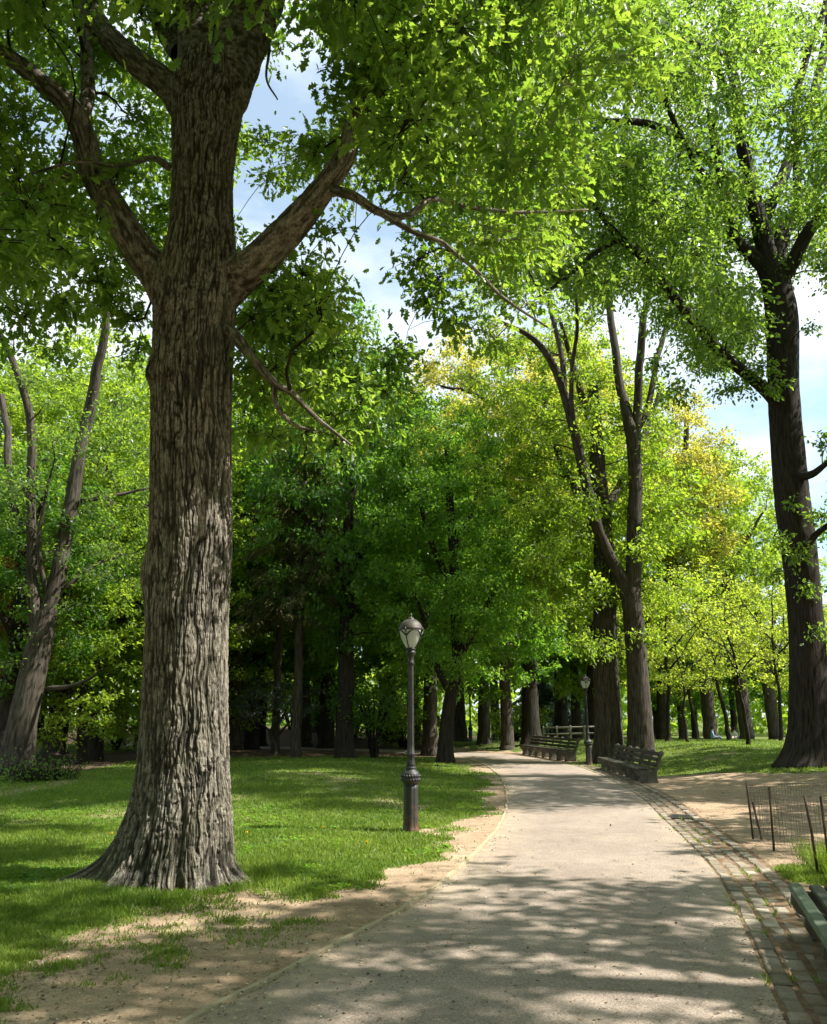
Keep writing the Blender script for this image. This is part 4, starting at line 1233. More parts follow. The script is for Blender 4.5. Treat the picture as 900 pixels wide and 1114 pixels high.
fill(lean, 70, (-9.6, LY, 9.5), (4.4, 4.2, 5.4), (0.6, 1.1), 210, 0.13, OVAL, 0.5, 13, lean_ok, 0.3, 0.25, 66, 0.62, 0.05, noise_hole=0.3)
for u, v, Y, r_ in ((60, 600, LY - .9, .4), (20, 640, LY - .8, .5), (30, 690, LY - .7, .4), (75, 700, LY + .8, .4), (10, 720, LY - .6, .45), (95, 560, LY + 1, .5), (15, 560, LY - 1, .5)):
    lean.clump(at(u, v, Y), r_, 0.5, int(260 * r_ * r_), 0.12, OVAL, 12, 0.03, 0.25)
lean.build('leaning_tree', MAT['bark_mid'], MAT['elm_leaf'], 'leaning tree left of the oak, its two pale stems parting high up')

# ------------------------------------------------------------------ lime green linden in the middle, branches to the ground
xb, yb, hb = gph(484, 824); DY = 33.5; xb = at(484, 818, DY)[0]; hb = h1(xb, DY)
lind = Tree((xb, DY, hb), 707, 12)
flare_trunk(lind, [(483, 824, DY, 8), (486, 790, DY, 7.4), (491, 755, DY, 7), (498, 730, DY, 6.4), (497, 690, DY, 6), (494, 620, DY, 5), (490, 550, DY, 4), (486, 480, DY, 3)], 0.5, 0.4, 26, 5, 14)
for sp in ([(492, 760, DY, 4.5), (478, 730, DY - .4, 3.6), (465, 690, DY - .8, 2.8), (450, 640, DY - 1.4, 2)], [(498, 720, DY, 4), (520, 680, DY - .6, 3), (540, 640, DY - 1.2, 2)], [(496, 650, DY, 4), (470, 590, DY - .6, 3), (450, 530, DY - 1, 2)], [(494, 600, DY, 3.6), (520, 540, DY, 2.6), (535, 490, DY, 1.8)]):
    P, R = path3(sp); lind.limb(P, R, 9, 0.25, 0.08)


def lind_ok(C, r_):
    u, v = proj(C)
    lo = np.interp(u, [395, 420, 460, 500, 540, 575], [600, 500, 440, 430, 470, 600])
    lim = np.interp(u, [395, 430, 470, 510, 560, 580], [700, 730, 748, 742, 765, 740])
    return lo < v < lim and 400 < u < 578


fill(lind, 170, (at(490, 620, DY)[0], DY - .5, 8.6), (3.6, 3.6, 6.4), (0.6, 1.0), 420, 0.14, OVAL, 0.5, 14, lind_ok, 0.35, 0.35, 77, 0.55, 0.05)
lind.build('linden_tree', MAT['bark_dark'], MAT['linden_leaf'], 'dense green tree with a leaning dark trunk and low sweeping branches between both lamp posts')

# ------------------------------------------------------------------ prototypes for the trees further off
def generic(name, seed, h, cb, rx, n, rr, dens, ls, tmpl, wood, leaf, tr, flat=0.6, lean_=0.0, holes=0.25, nl=4, droop=0.25, fork_z=0.35, sides=14, spread=0.12, inner=0.35):
    """a tree at the origin: trunk, limbs, sprays through an egg shaped crown"""
    g = np.random.default_rng(seed); t = Tree((0, 0, 0), seed, sides)
    lx, ly = lean_ * cos(seed), lean_ * sin(seed)
    pts = [(0, 0, -0.2), (0.0, 0, 0.6), (lx * .3, ly * .3, h * .25), (lx * .6 + g.uniform(-.2, .2), ly * .6, h * .5), (lx + g.uniform(-.3, .3), ly, h * .75), (lx, ly, h * .95)]
    t.limb(pts, [tr * 1.5, tr * 1.08, tr * .92, tr * .7, tr * .42, tr * .1], sides, 0.3, 0.10)
    for k in range(nl):
        a = 2 * pi * k / nl + g.uniform(-.5, .5); z0 = h * g.uniform(fork_z, fork_z + .25); rl = rx * g.uniform(.55, .85)
        f0 = min(1, z0 / h); P0 = np.array([lx * f0, ly * f0, z0])
        P1 = P0 + np.array([cos(a) * rl * .4, sin(a) * rl * .4, h * .10]); P2 = P0 + np.array([cos(a) * rl, sin(a) * rl, h * g.uniform(.15, .32)])
        t.limb([P0, P1, P2], [tr * .5, tr * .36, tr * .14], 8, 0.3, 0.15)
    cz = (h + cb) / 2
    fill(t, n, (lx * .7, ly * .7, cz), (rx, rx, (h - cb) / 2), rr, dens, ls, tmpl, flat, 10, None, inner, droop, seed, 0.6, 0.07, noise_hole=holes, spread=spread)
    return t


def proto(t, name, wood, leaf):
    e = empty(name, (0, 0, 0))
    t.w.build('trunk', wood, e); t.l.build('crown', leaf, e)
    return e


PROTO = {}
PROTO['dark'] = proto(generic('dark', 1001, 15, 3.2, 4.6, 105, (0.9, 1.5), 210, 0.20, KITE, None, None, 0.38), 'shade_tree', MAT['bark_dark'], MAT['dark_leaf'])
PROTO['green'] = proto(generic('green', 1002, 14, 3.0, 4.4, 100, (0.9, 1.5), 210, 0.20, KITE, None, None, 0.34, 0.55), 'woodland_tree', MAT['bark_mid'], MAT['linden_leaf'])
PROTO['maple'] = proto(generic('maple', 1003, 10, 0.9, 4.2, 110, (0.8, 1.4), 190, 0.17, KITE, None, None, 0.20, 0.28, 0.4, 0.2, 6, 0.15, 0.2), 'maple_tree', MAT['bark_dark'], MAT['bright_leaf'])
PROTO['lime'] = proto(generic('lime', 1004, 9.0, 2.6, 2.9, 46, (0.7, 1.15), 120, 0.15, KITE, None, None, 0.10, 0.35, 0.7, 0.2, 5, 0.2, 0.3, 8), 'locust_tree', MAT['bark_dark'], MAT['lime_leaf'])
PROTO['sapling'] = proto(generic('sapling', 1005, 6.0, 1.9, 1.9, 26, (0.5, 0.85), 120, 0.12, KITE, None, None, 0.07, 0.3, 0.6, 0.15, 4, 0.15, 0.3, 8), 'sapling', MAT['bark_dark'], MAT['lime_leaf'])
PROTO['tall'] = proto(generic('tall', 1006, 20, 7, 5.0, 95, (1.0, 1.7), 130, 0.22, KITE, None, None, 0.42, 0.6, 0.5, 0.3), 'tall_tree', MAT['bark_mid'], MAT['bright_leaf'])


PROTO['big_maple'] = proto(generic('big_maple', 1007, 17, 1.6, 5.2, 190, (0.9, 1.5), 210, 0.18, KITE, None, None, 0.30, 0.38, 0.5, 0.18, 7, 0.2, 0.2), 'maple_tree', MAT['bark_dark'], MAT['bright_leaf'])
PROTO['big_green'] = proto(generic('big_green', 1008, 20, 2.6, 5.4, 200, (0.9, 1.6), 210, 0.19, KITE, None, None, 0.34, 0.5, 0.5, 0.2, 6, 0.25, 0.25), 'woodland_tree', MAT['bark_dark'], MAT['linden_leaf'])


def conifer(seed, h, r0, cb, leaf, wood, name, tr, layers, per, ls, gap=0.0):
    t = Tree((0, 0, 0), seed, 10); g = np.random.default_rng(seed)
    t.limb([(0, 0, -.2), (0, 0, .6), (.05, 0, h * .5), (0, 0, h)], [tr * 1.3, tr, tr * .65, .03], 10, 0.4, 0.06)
    for q in range(layers):
        f = q / (layers - 1); z = cb + (h - cb) * f; rad = r0 * (1 - f) ** 0.75 + 0.25
        for k in range(per):
            if g.uniform() < gap: continue
            a = 2 * pi * (k + g.uniform(-.35, .35)) / per + q * 0.7; rl = rad * g.uniform(.7, 1.05)
            A = np.array([0, 0, z]); E = np.array([cos(a) * rl, sin(a) * rl, z - 0.22 * rl + g.uniform(-.2, .2)])
            M = (A + E) / 2 + np.array([0, 0, 0.10 * rl])
            t.w.tube(spline([A, M, E], 6), np.linspace(.035, .008, 6), 4, cap=False)
            nl = int(70 * rl)
            u = g.uniform(.15, 1, nl)[:, None]
            P = (1 - u) ** 2 * A + 2 * u * (1 - u) * M + u * u * E
            sd_ = np.array([-sin(a), cos(a), 0.0])
            wdt = 0.42 * (1.1 - u[:, 0]) * rl ** .5 + .12
            P = P + sd_ * (g.uniform(-1, 1, nl) * wdt)[:, None] + g.normal(size=(nl, 3)) * np.array([.06, .06, .10]) - np.array([0, 0, .08])
            ax = norm(E - A) * .6 + sd_ * g.uniform(-1, 1, nl)[:, None] + g.normal(size=(nl, 3)) * .3 - np.array([0, 0, .55])
            t.l.leaves(P, ax, g.normal(size=(nl, 3)) * .4 + np.array([0, 0, .8]), ls * g.uniform(.6, 1.3, nl), NEEDLE)
    e = empty(name, (0, 0, 0)); t.w.build('trunk', wood, e); t.l.build('crown', leaf, e)
    return e


PROTO['hemlock'] = conifer(1101, 17, 2.6, 6.6, MAT['needle'], MAT['bark_mid'], 'hemlock_tree', 0.22, 22, 6, 0.34, 0.42)
PROTO['blue'] = conifer(1102, 13, 3.0, 1.0, MAT['blue_needle'], MAT['bark_dark'], 'spruce_tree', 0.16, 22, 8, 0.40, 0.05)


def pine_shrub():
    t = Tree((0, 0, 0), 1201, 8)
    t.limb([(0, 0, -.1), (0, 0, .5), (-.25, 0, 1.1), (.25, .1, 1.7), (.5, .1, 2.2)], [.12, .10, .085, .07, .03], 8, .15, .12)
    t.limb([(-.1, 0, .7), (.35, .1, 1.2), (.9, .2, 1.9)], [.07, .06, .025], 8, .15, .1)
    t.limb([(-.2, 0, 1.0), (-.7, -.1, 1.4), (-1.2, 0, 1.8)], [.06, .05, .02], 8, .15, .1)
    fill(t, 34, (0, 0, 2.5), (2.2, 1.6, 0.95), (.4, .7), 420, 0.15, NEEDLE, 0.3, 14, None, .2, .1, 12, .6, .04)
    return proto(t, 'pine_shrub', MAT['bark_mid'], MAT['blue_needle'])


def bush(seed, w, h, n, leaf, wood, ls=0.11, stems=9, dens=330, low=0.12, name='shrub', holes=.1):
    t = Tree((0, 0, 0), seed, 6); g = np.random.default_rng(seed)
    for k in range(stems):
        a = 2 * pi * k / stems + g.uniform(-.3, .3); rl = w * g.uniform(.3, .7)
        t.limb([(cos(a) * .08, sin(a) * .08, -.05), (cos(a) * rl * .4, sin(a) * rl * .4, h * .45), (cos(a) * rl, sin(a) * rl, h * g.uniform(.65, .9))], [.03 * h ** .5, .024 * h ** .5, .008], 5, .15, .08)
    fill(t, n, (0, 0, h * (0.5 + low / 2)), (w, w, h * (0.5 - low / 2)), (.28 * h ** .5, .48 * h ** .5), dens, ls, KITE, .6, 10, None, .3, .2, seed, .55, .02, noise_hole=holes)
    return proto(t, name, wood, leaf)


PROTO['pine_shrub'] = pine_shrub()
PROTO['bush'] = bush(1301, 1.5, 1.5, 40, MAT['bright_leaf'], MAT['bark_dark'])
PROTO['dark_bush'] = bush(1302, 1.9, 3.6, 60, MAT['dark_leaf'], MAT['bark_dark'], .15, 12, 240, .3, 'tall_shrub', .3)
PROTO['red'] = proto(generic('red', 1303, 8, 2.6, 2.6, 40, (.7, 1.1), 150, .16, KITE, None, None, .16, .5), 'red_leaf_tree', MAT['bark_dark'], MAT['red_leaf'])


def twiggy():
    t = Tree((0, 0, 0), 1401, 5); g = np.random.default_rng(1401)
    n = 520
    S_ = np.stack([g.normal(size=n) * .45, g.normal(size=n) * .3, g.uniform(0, .25, n)], -1)
    D = norm(g.normal(size=(n, 3)) + np.array([0, 0, .7])) * g.uniform(.25, .7, n)[:, None]
    t.w.twigs(S_, S_ + D * .5 + g.normal(size=(n, 3)) * .04, S_ + D, .009, .003)
    m = 900
    P = np.stack([g.normal(size=m) * .55, g.normal(size=m) * .4, np.abs(g.normal(size=m)) * .28 + .03], -1)
    t.w.leaves(P, g.normal(size=(m, 3)), g.normal(size=(m, 3)), .08, KITE, 1)
    e = t.w.build('brush_pile', [MAT['bark_dark'], MAT['dark_leaf']])
    return e


PROTO['brush'] = twiggy()

used = set()


def plant(kind, u, v, Y, label, cat='tree', sc=1.0, rz=None, group=None, name=None):
    """put a copy of a prototype where the photograph shows its foot"""
    P = at(u, v, Y); x, y = P[0], P[1]
    loc = (x, y, h1(x, y) - 0.03)
    rz = random.uniform(0, 6.28) if rz is None else rz
    if kind in used:
        o = copy_thing(PROTO[kind], loc, rz, sc)
        for k in ('group',):
            if k in o: del o[k]
    else:
        used.add(kind); o = PROTO[kind]; o.location = loc; o.rotation_euler = (0, 0, rz); o.scale = (sc, sc, sc) if np.isscalar(sc) else sc
    if name: o.name = name
    tag(o, label, cat, group)
    return o


WOOD = 'trees of the woodland edge'
# left of the oak
plant('dark', 6, 795, 29, 'dark shaded trunk close behind the leaning tree', sc=.75)
plant('maple', 92, 790, 33, 'bright layered maple glowing behind the leaning tree and the oak', sc=1.0)
plant('maple', 165, 790, 40, 'sunlit maple with flat tiers of leaves half hidden by the oak trunk', sc=1.15)
plant('maple', -10, 790, 40, 'yellow green maple cut by the left edge of the photo', sc=1.1)
plant('green', 40, 790, 47, 'tall green tree far behind the leaning tree', sc=1.15)
plant('tall', 130, 790, 55, 'high pale crown against the sky between leaning tree and oak', sc=.95)
plant('tall', -60, 790, 50, 'pale tall tree beyond the left edge of the lawn', sc=.95)
plant('red', -4, 790, 31, 'small red leaved tree beside the pale leaning stem', sc=1.0)
plant('bush', 98, 783, 47, 'rounded bright shrub on the far grass, left of the oak', 'shrub', 1.0)
plant('bush', 128, 783, 44, 'lime shrub next to the oak trunk on the far grass', 'shrub', 1.15)
plant('bush', 55, 783, 50, 'low shrub just right of the leaning trunk in the distance', 'shrub', 1.0)
plant('brush', 46, 826, 23.5, 'dark heap of brush and twigs at the foot of the leaning tree', 'brush pile', 1.0)
plant('big_maple', 105, 790, 36, 'dense bright maple filling the gap between leaning tree and oak', sc=1.05)
plant('big_maple', 15, 790, 42, 'dense bright maple behind the lower part of the leaning tree', sc=1.2)
plant('big_maple', -70, 790, 36, 'dense bright maple past the left edge of the leaning tree', sc=1.1)
plant('tall', 62, 790, 41, 'tall light green tree rising behind the two leaning stems', sc=1.12)
plant('tall', 158, 790, 47, 'light green crown directly behind the middle of the oak trunk', sc=1.15)
# between oak and linden
plant('big_green', 275, 790, 47, 'tall leafy tree close behind the right side of the oak trunk', sc=1.15)
plant('big_green', 355, 790, 49, 'tall leafy tree above the brown trunk in the middle', sc=1.2)
plant('big_green', 450, 790, 56, 'tall leafy tree rising above the front lamp post', sc=1.2)
plant('tall', 255, 790, 45, 'tall green tree partly hidden by the right side of the oak', sc=1.05)
plant('tall', 330, 790, 52, 'high crown showing over the slender conifer', sc=1.15)
plant('green', 418, 790, 58, 'tall mid green tree rising above the dark ones, left of the bronze crown', sc=(1.2, 1.2, 1.6))
plant('hemlock', 322, 812, 35.5, 'slender conifer with drooping brownish sprays right of the oak', 'tree', 1.0)
plant('hemlock', 300, 800, 41, 'second drooping conifer close behind the slender one', 'tree', .95)
plant('dark', 375, 812, 35, 'dark leafy tree with a brown trunk midway between oak and lamp post', sc=(.95, .95, 1.28))
plant('dark_bush', 407, 812, 36, 'dark many stemmed shrub left of the front lamp post', 'shrub', 1.0)
plant('green', 468, 810, 40, 'trunk showing just right of the front lamp post', sc=1.0)
plant('maple', 255, 790, 46, 'sunlit layered foliage just right of the oak trunk', sc=1.15)
plant('green', 262, 800, 50, 'trunk on the mulch beside the far pale path', sc=1.05)
plant('dark', 283, 800, 53, 'thin dark trunk behind the contorted pine shrub', sc=.95)
plant('pine_shrub', 300, 806, 40, 'small spreading pine with a twisted stem on the mulch', 'shrub', 1.0)
plant('green', 425, 790, 54, 'mid green tree filling the gap above the front lamp post', sc=1.15)
plant('green', 345, 790, 58, 'green tree in the woodland far behind the conifers', sc=1.2)
plant('bush', 440, 800, 50, 'light undergrowth shrub far behind the front lamp post', 'shrub', 1.7)
plant('bush', 245, 800, 60, 'light undergrowth shrub beside the far pale path', 'shrub', 1.8)
plant('bush', 385, 800, 56, 'light undergrowth shrub behind the brown trunk', 'shrub', 1.8)
plant('bush', 560, 800, 62, 'light undergrowth shrub beyond the bend of the path', 'shrub', 1.8)
plant('bush', 318, 800, 60, 'light undergrowth shrub behind the slender conifer trunk', 'shrub', 2.0)
plant('dark_bush', 350, 800, 54, 'undergrowth shrub between the slender conifer and the brown trunk', 'shrub', 1.1)
# along the far bend
plant('green', 527, 806, 49, 'trunk standing at the far bend just right of the linden', sc=1.0)
plant('green', 552, 808, 45, 'leafy trunk left of the far bench', sc=.95)
plant('green', 628, 800, 58, 'dark trunk between the far bench and the second lamp post', sc=1.0)
plant('green', 642, 800, 64, 'straight far trunk just left of the second lamp post', sc=1.0)
plant('blue', 600, 795, 72, 'bluish spruce in the distance above the far bench', 'tree', 1.15)
plant('blue', 618, 795, 80, 'grey green spruce far behind the rail fence', 'tree', 1.25)
plant('tall', 540, 790, 66, 'pale tall tree beyond the bend of the path', sc=.85)
plant('tall', 610, 790, 60, 'light green tall tree between the bronze crown and the forked tree', sc=1.15)
plant('tall', 690, 790, 57, 'light green tall tree directly behind the forked stems', sc=1.05)
plant('tall', 500, 790, 62, 'light green tall tree behind the dense linden', sc=1.2)
plant('big_maple', 645, 790, 53, 'tallest light green crown showing between the forked stems', sc=(1.2, 1.2, 1.6))
# right of the forked tree
LIME = 'young lime green trees on the right hand lawn'
plant('lime', 727, 800, 41, 'lime green young tree with several stems right of the forked tree', sc=.95)
plant('lime', 792, 800, 44, 'lime green tree with a straight stem halfway to the dark elm', sc=1.05)
plant('sapling', 815, 816, 36, 'nearest sapling with a crooked stem on the lawn crest', 'tree', 1.1)
plant('lime', 850, 800, 43, 'young tree with crooked stem next to the dark elm trunk', sc=.95)
plant('lime', 757, 800, 52, 'lime green crown among the far trunks behind the seated people', sc=1.0)
plant('sapling', 748, 806, 40, 'slim sapling left of the seated person in blue', 'tree', .95)
plant('lime', 700, 800, 50, 'yellow green crown hanging just behind the forked trunk', sc=1.0)
plant('lime', 880, 800, 52, 'lime green crown showing past the dark elm at the right edge', sc=1.05)
plant('green', 742, 800, 68, 'first of the thick far trunks right of the forked tree', sc=.68)
plant('dark', 757, 800, 72, 'pair trunk in the shaded row behind the lime green saplings', sc=.72)
plant('dark', 800, 800, 70, 'leaning far trunk behind the crooked sapling', sc=.7)
plant('dark', 845, 800, 66, 'wide dark trunk in the far shade beside the elm', sc=.72)
plant('dark', 715, 800, 74, 'far shaded tree close to the forked trunk', sc=.75)
plant('green', 905, 800, 62, 'far tree at the right edge behind the elm', sc=.75)
plant('tall', 772, 790, 60, 'pale yellow green crown left of the airy one, beyond the young trees', sc=1.08)
plant('tall', 842, 790, 62, 'pale crown seen closest to the dark elm trunk', sc=1.0)
plant('tall', 812, 790, 54, 'airy pale crown rising against white sky left of the elm', sc=.98)
# off to the right of the frame, beside the near bench: shades the foreground
def plant_xy(kind, x, y, label, sc, rz=0.0):
    o = copy_thing(PROTO[kind], (x, y, h1(x, y) - .03), rz, sc)
    if 'group' in o: del o['group']
    return tag(o, label, 'tree')


plant_xy('tall', 10.3, 4.6, 'shade tree beside the near bench', (.85, .85, .85), 1.0)
# unseen park trees added behind and beside the camera to block sky light
plant_xy('big_green', -13.5, 3.0, 'large unseen tree on the lawn left of the camera, added to block sky light', 1.0, 1.0)
plant_xy('big_green', -16.5, 12.5, 'large unseen tree level with the oak, added to block sky light', 1.0, 2.2)
plant_xy('big_maple', -6.5, -7.5, 'large unseen tree left of the path behind the camera, added to block sky light', 1.1, 3.1)
plant_xy('big_green', 3.8, -9.5, 'large unseen tree right of the path behind the camera, added to block sky light', 1.1, 4.0)
plant_xy('big_maple', 11.5, -6.5, 'large unseen tree on the right behind the camera, added to block sky light', 1.1, 5.0)
plant_xy('big_green', -16.0, -6.0, 'large unseen tree far left behind the camera, added to block sky light', 1.0, 0.4)
plant_xy('big_green', -3.0, -18.0, 'large unseen tree far behind the camera, added to block sky light', 1.2, 1.4)
plant_xy('dark', 17.5, 19.0, 'unseen shade tree added right of the elm to darken its trunk', (1.0, 1.0, .95), 2.0)  # these right hand trees are added out of frame to shade elm and soil
plant_xy('green', 16.5, 12.0, 'unseen shade tree added beyond the wire fence', (1.0, 1.0, 1.0), 4.0)
plant_xy('green', 19.5, 28.0, 'unseen shade tree added on the lawn behind the elm', (1.0, 1.0, 1.0), 3.0)

# ------------------------------------------------------------------ far wood as one mass
mb = MB(); g = np.random.default_rng(77)
n = 30000
ang = g.uniform(-0.75, 0.75, n); Rf = g.uniform(84, 112, n)
x = np.sin(ang) * Rf; y = np.cos(ang) * Rf
top = 4.5 + 5.5 * fbm(x * .07, y * .07, 0, 3, 3) + 5.0 * (x < -2) * sstep(-2, -20, x)
z = g.uniform(0, 1, n) ** 0.8 * top
nn = g.normal(size=(n, 3)) * .6 + np.array([0, 0, .8])
keep = fbm(x * .22, y * .22, z * .3, 8, 2) > 0.40
P = np.stack([x, y, z], -1)[keep]
mb.leaves(P, g.normal(size=P.shape), nn[keep], g.uniform(.6, 1.3, len(P)), KITE)
far = mb.build('far_woods', MAT['bright_leaf']); tag(far, 'distant woodland closing the view behind the park trees', kind='stuff')

# ------------------------------------------------------------------ lamp posts
def make_lamp():
    e = empty('lamp_post')
    m = MB()
    fl = lambda th, z: 1 - 0.07 * np.abs(np.sin(th * 4)) ** 6
    m.lathe([(.135, -.06), (.135, .02), (.122, .05), (.118, .10), (.113, .3), (.110, .62), (.112, .70)], 64, flute=fl)
    m.build('base', MAT['lamp_base'], e)
    m = MB()
    m.lathe([(.10, .69), (.125, .71), (.142, .75), (.147, .80), (.140, .85), (.118, .885), (.088, .90), (.080, .93), (.085, .945), (.078, .96)], 40)
    for k in range(20):
        a = 2 * pi * k / 20
        for zz in (.765, .82):
            m.lathe([(.002, -.022), (.018, -.012), (.020, .006), (.010, .02), (.002, .024)], 6, (0.140 * cos(a + zz * 9), .140 * sin(a + zz * 9), zz))
    m.build('collar', MAT['iron'], e)
    m = MB()
    fs = lambda th, z: 1 - 0.10 * (0.5 + 0.5 * np.cos(th * 8)) * (1.02 < z < 2.55)
    m.lathe([(.076, .955), (.070, 1.0), (.064, 1.05), (.062, 1.12), (.072, 1.13), (.074, 1.15), (.060, 1.17), (.056, 1.3), (.052, 1.8), (.047, 2.3), (.046, 2.5), (.046, 2.52), (.060, 2.535), (.064, 2.555), (.050, 2.58), (.046, 2.64), (.056, 2.67), (.075, 2.70), (.082, 2.73), (.070, 2.745), (.064, 2.757), (.078, 2.77), (.086, 2.78), (.074, 2.80)], 48, flute=fs)
    m.build('pole', MAT['iron'], e)
    m = MB()
    m.lathe([(.066, 2.79), (.084, 2.81), (.120, 2.87), (.156, 2.95), (.180, 3.03), (.188, 3.08), (.184, 3.12), (.170, 3.14)], 32)
    lan = m.build('lantern', MAT['glass'], e)
    m = MB()
    m.lathe([(.190, 3.08), (.200, 3.095), (.196, 3.115), (.182, 3.14), (.174, 3.165), (.150, 3.20), (.115, 3.232), (.080, 3.252), (.050, 3.262), (.054, 3.275), (.040, 3.285), (.020, 3.295), (.014, 3.31), (.024, 3.325), (.012, 3.345), (.003, 3.365)], 32)
    m.build('cap', MAT['iron_cap'], lan)
    prof = spline([(.074, 2.79), (.094, 2.82), (.132, 2.88), (.166, 2.96), (.190, 3.04), (.198, 3.09)], 12)
    for k in range(4):
        a = pi / 4 + k * pi / 2 + 0.35
        m = MB()
        m.tube(np.stack([prof[:, 0] * cos(a), prof[:, 0] * sin(a), prof[:, 1]], -1), np.full(12, .009), 6)
        # curled brackets where the rib meets the ring
        for s in (-1, 1):
            b = []
            for q in np.linspace(0, 1, 9):
                aa = a + s * (0.05 + 0.70 * q); zz = 2.99 + 0.09 * sin(q * pi / 2)
                rr2 = np.interp(zz, [2.87, 2.95, 3.03, 3.08], [.126, .162, .187, .196])
                b.append((rr2 * cos(aa), rr2 * sin(aa), zz))
            m.tube(np.array(b), np.linspace(.012, .009, 9), 6)
        m.tube(np.array([(.198 * cos(a), .198 * sin(a), 3.05), (.212 * cos(a), .212 * sin(a), 3.085), (.202 * cos(a), .202 * sin(a), 3.12)]), [.012, .016, .008], 6)
        m.build('rib', MAT['iron'], lan)
    return e


lamp = make_lamp()
x, y = gp(447, 905)
lamp.location = (x, y, h1(x, y))
tag(lamp, 'black iron lamp post with rust stained base standing on the grass left of the path', 'lamp post', 'park lamp posts')
x, y = 6.55, 32.2
l2 = copy_thing(lamp, (x, y, h1(x, y)), 0.4)
tag(l2, 'black lamp post in shade between the two distant benches', 'lamp post', 'park lamp posts')
P = at(512, 800, 52); l3 = copy_thing(lamp, (P[0], P[1], h1(P[0], P[1])), 0.9)
tag(l3, 'thin far lamp post at the bend, right of the linden trunk', 'lamp post', 'park lamp posts')

# ------------------------------------------------------------------ benches
def bench_side(scale=1.0):
    """side profile of a concrete support (x towards the back, z up)"""
    return [(0.04, 0.0), (0.50, 0.0), (0.53, 0.10), (0.50, 0.24), (0.52, 0.36), (0.60, 0.55), (0.67, 0.76), (0.72, 0.80), (0.735, 0.86), (0.70, 0.905), (0.64, 0.90), (0.605, 0.84), (0.585, 0.72), (0.52, 0.54), (0.46, 0.43), (0.40, 0.395), (0.10, 0.405), (0.0, 0.41), (-0.045, 0.38), (-0.055, 0.32), (-0.02, 0.26), (0.05, 0.22), (0.07, 0.12)]


def extrude(m, prof, y0, y1, mat=0, bev=0.012):
    p = np.array(prof); n = len(p); c = p.mean(0)
    q = c + (p - c) * (1 - bev / 0.25)
    V = []
    for pp, y in ((q, y0), (p, y0 + bev), (p, y1 - bev), (q, y1)):
        V.append(np.stack([pp[:, 0], np.full(n, y), pp[:, 1]], -1))
    fs = [list(range(n))[::-1], [3 * n + k for k in range(n)]]
    qd = []
    for r in range(3):
        for k in range(n):
            qd.append((r * n + k, r * n + (k + 1) % n, (r + 1) * n + (k + 1) % n, (r + 1) * n + k))
    m.add(np.concatenate(V), [np.array(qd), np.array(fs)], mat)


def make_bench(length, nsup, wood, edge, edge_first=False):
    """runs along +y, seat front towards -x"""
    e = empty('park_bench')
    m = MB()
    ys = [0.10, 0.215, 0.33]
    for k, xx in enumerate(ys):
        m.box((xx + 0.05, length / 2, 0.432 + 0.004 * k), (0.098, length, 0.045), None, 0, 0.012)
    m.build('seat', wood, e)
    m = MB(); m.box((-0.005, length / 2, 0.430), (0.10, length, 0.06), np.array([[cos(.12), 0, -sin(.12)], [0, 1, 0], [sin(.12), 0, cos(.12)]]), 0, 0.016)
    m.build('seat_edge', edge, e)
    m = MB()
    tl_ = radians(17)
    Rm = np.array([[cos(tl_), 0, sin(tl_)], [0, 1, 0], [-sin(tl_), 0, cos(tl_)]])
    for zz, xx in ((0.545, 0.485), (0.685, 0.53), (0.825, 0.575)):
        m.box((xx - 0.012, length / 2, zz), (0.035, length, 0.10), Rm, 0, 0.01)
    m.build('backrest', wood, e)
    for k in range(nsup):
        m = MB(); yc = 0.09 + (length - 0.18) * k / (nsup - 1)
        extrude(m, bench_side(), yc - 0.055, yc + 0.055)
        m.build('leg', MAT['concrete'], e)
    return e


def place_bench(e, near, far_):
    near = np.array(near); far_ = np.array(far_); d = far_ - near
    an = math.atan2(d[1], d[0]) - pi / 2
    e.location = (near[0], near[1], h1(*((near + far_) / 2)) + 0.0); e.rotation_euler = (0, 0, an)


b1n, b1f = np.array([6.02, 23.2]), np.array([6.42, 29.9])
bench1 = make_bench(float(np.linalg.norm(b1f - b1n)), 7, MAT['wood_grey'], MAT['wood_grey']); place_bench(bench1, b1n, b1f)
tag(bench1, 'long weathered wooden bench on concrete legs beside the path, in front of the forked tree', 'bench', 'park benches')
b2n, b2f = np.array([6.05, 34.6]), np.array([5.15, 41.2])
bench2 = make_bench(float(np.linalg.norm(b2f - b2n)), 7, MAT['wood_grey'], MAT['wood_grey']); place_bench(bench2, b2n, b2f)
tag(bench2, 'farthest weathered bench at the bend, beyond the second lamp post', 'bench', 'park benches')
b3f = np.array([3.13, 7.32]); b3d = norm(np.array([-0.60, -1.9])); b3n = b3f + b3d * 3.4
bench3 = make_bench(3.4, 5, MAT['bench_wood'], MAT['bench_edge']); place_bench(bench3, b3n, b3f)
tag(bench3, 'dark green slatted bench with faded front slat standing over the stone gutter', 'bench', 'park benches')

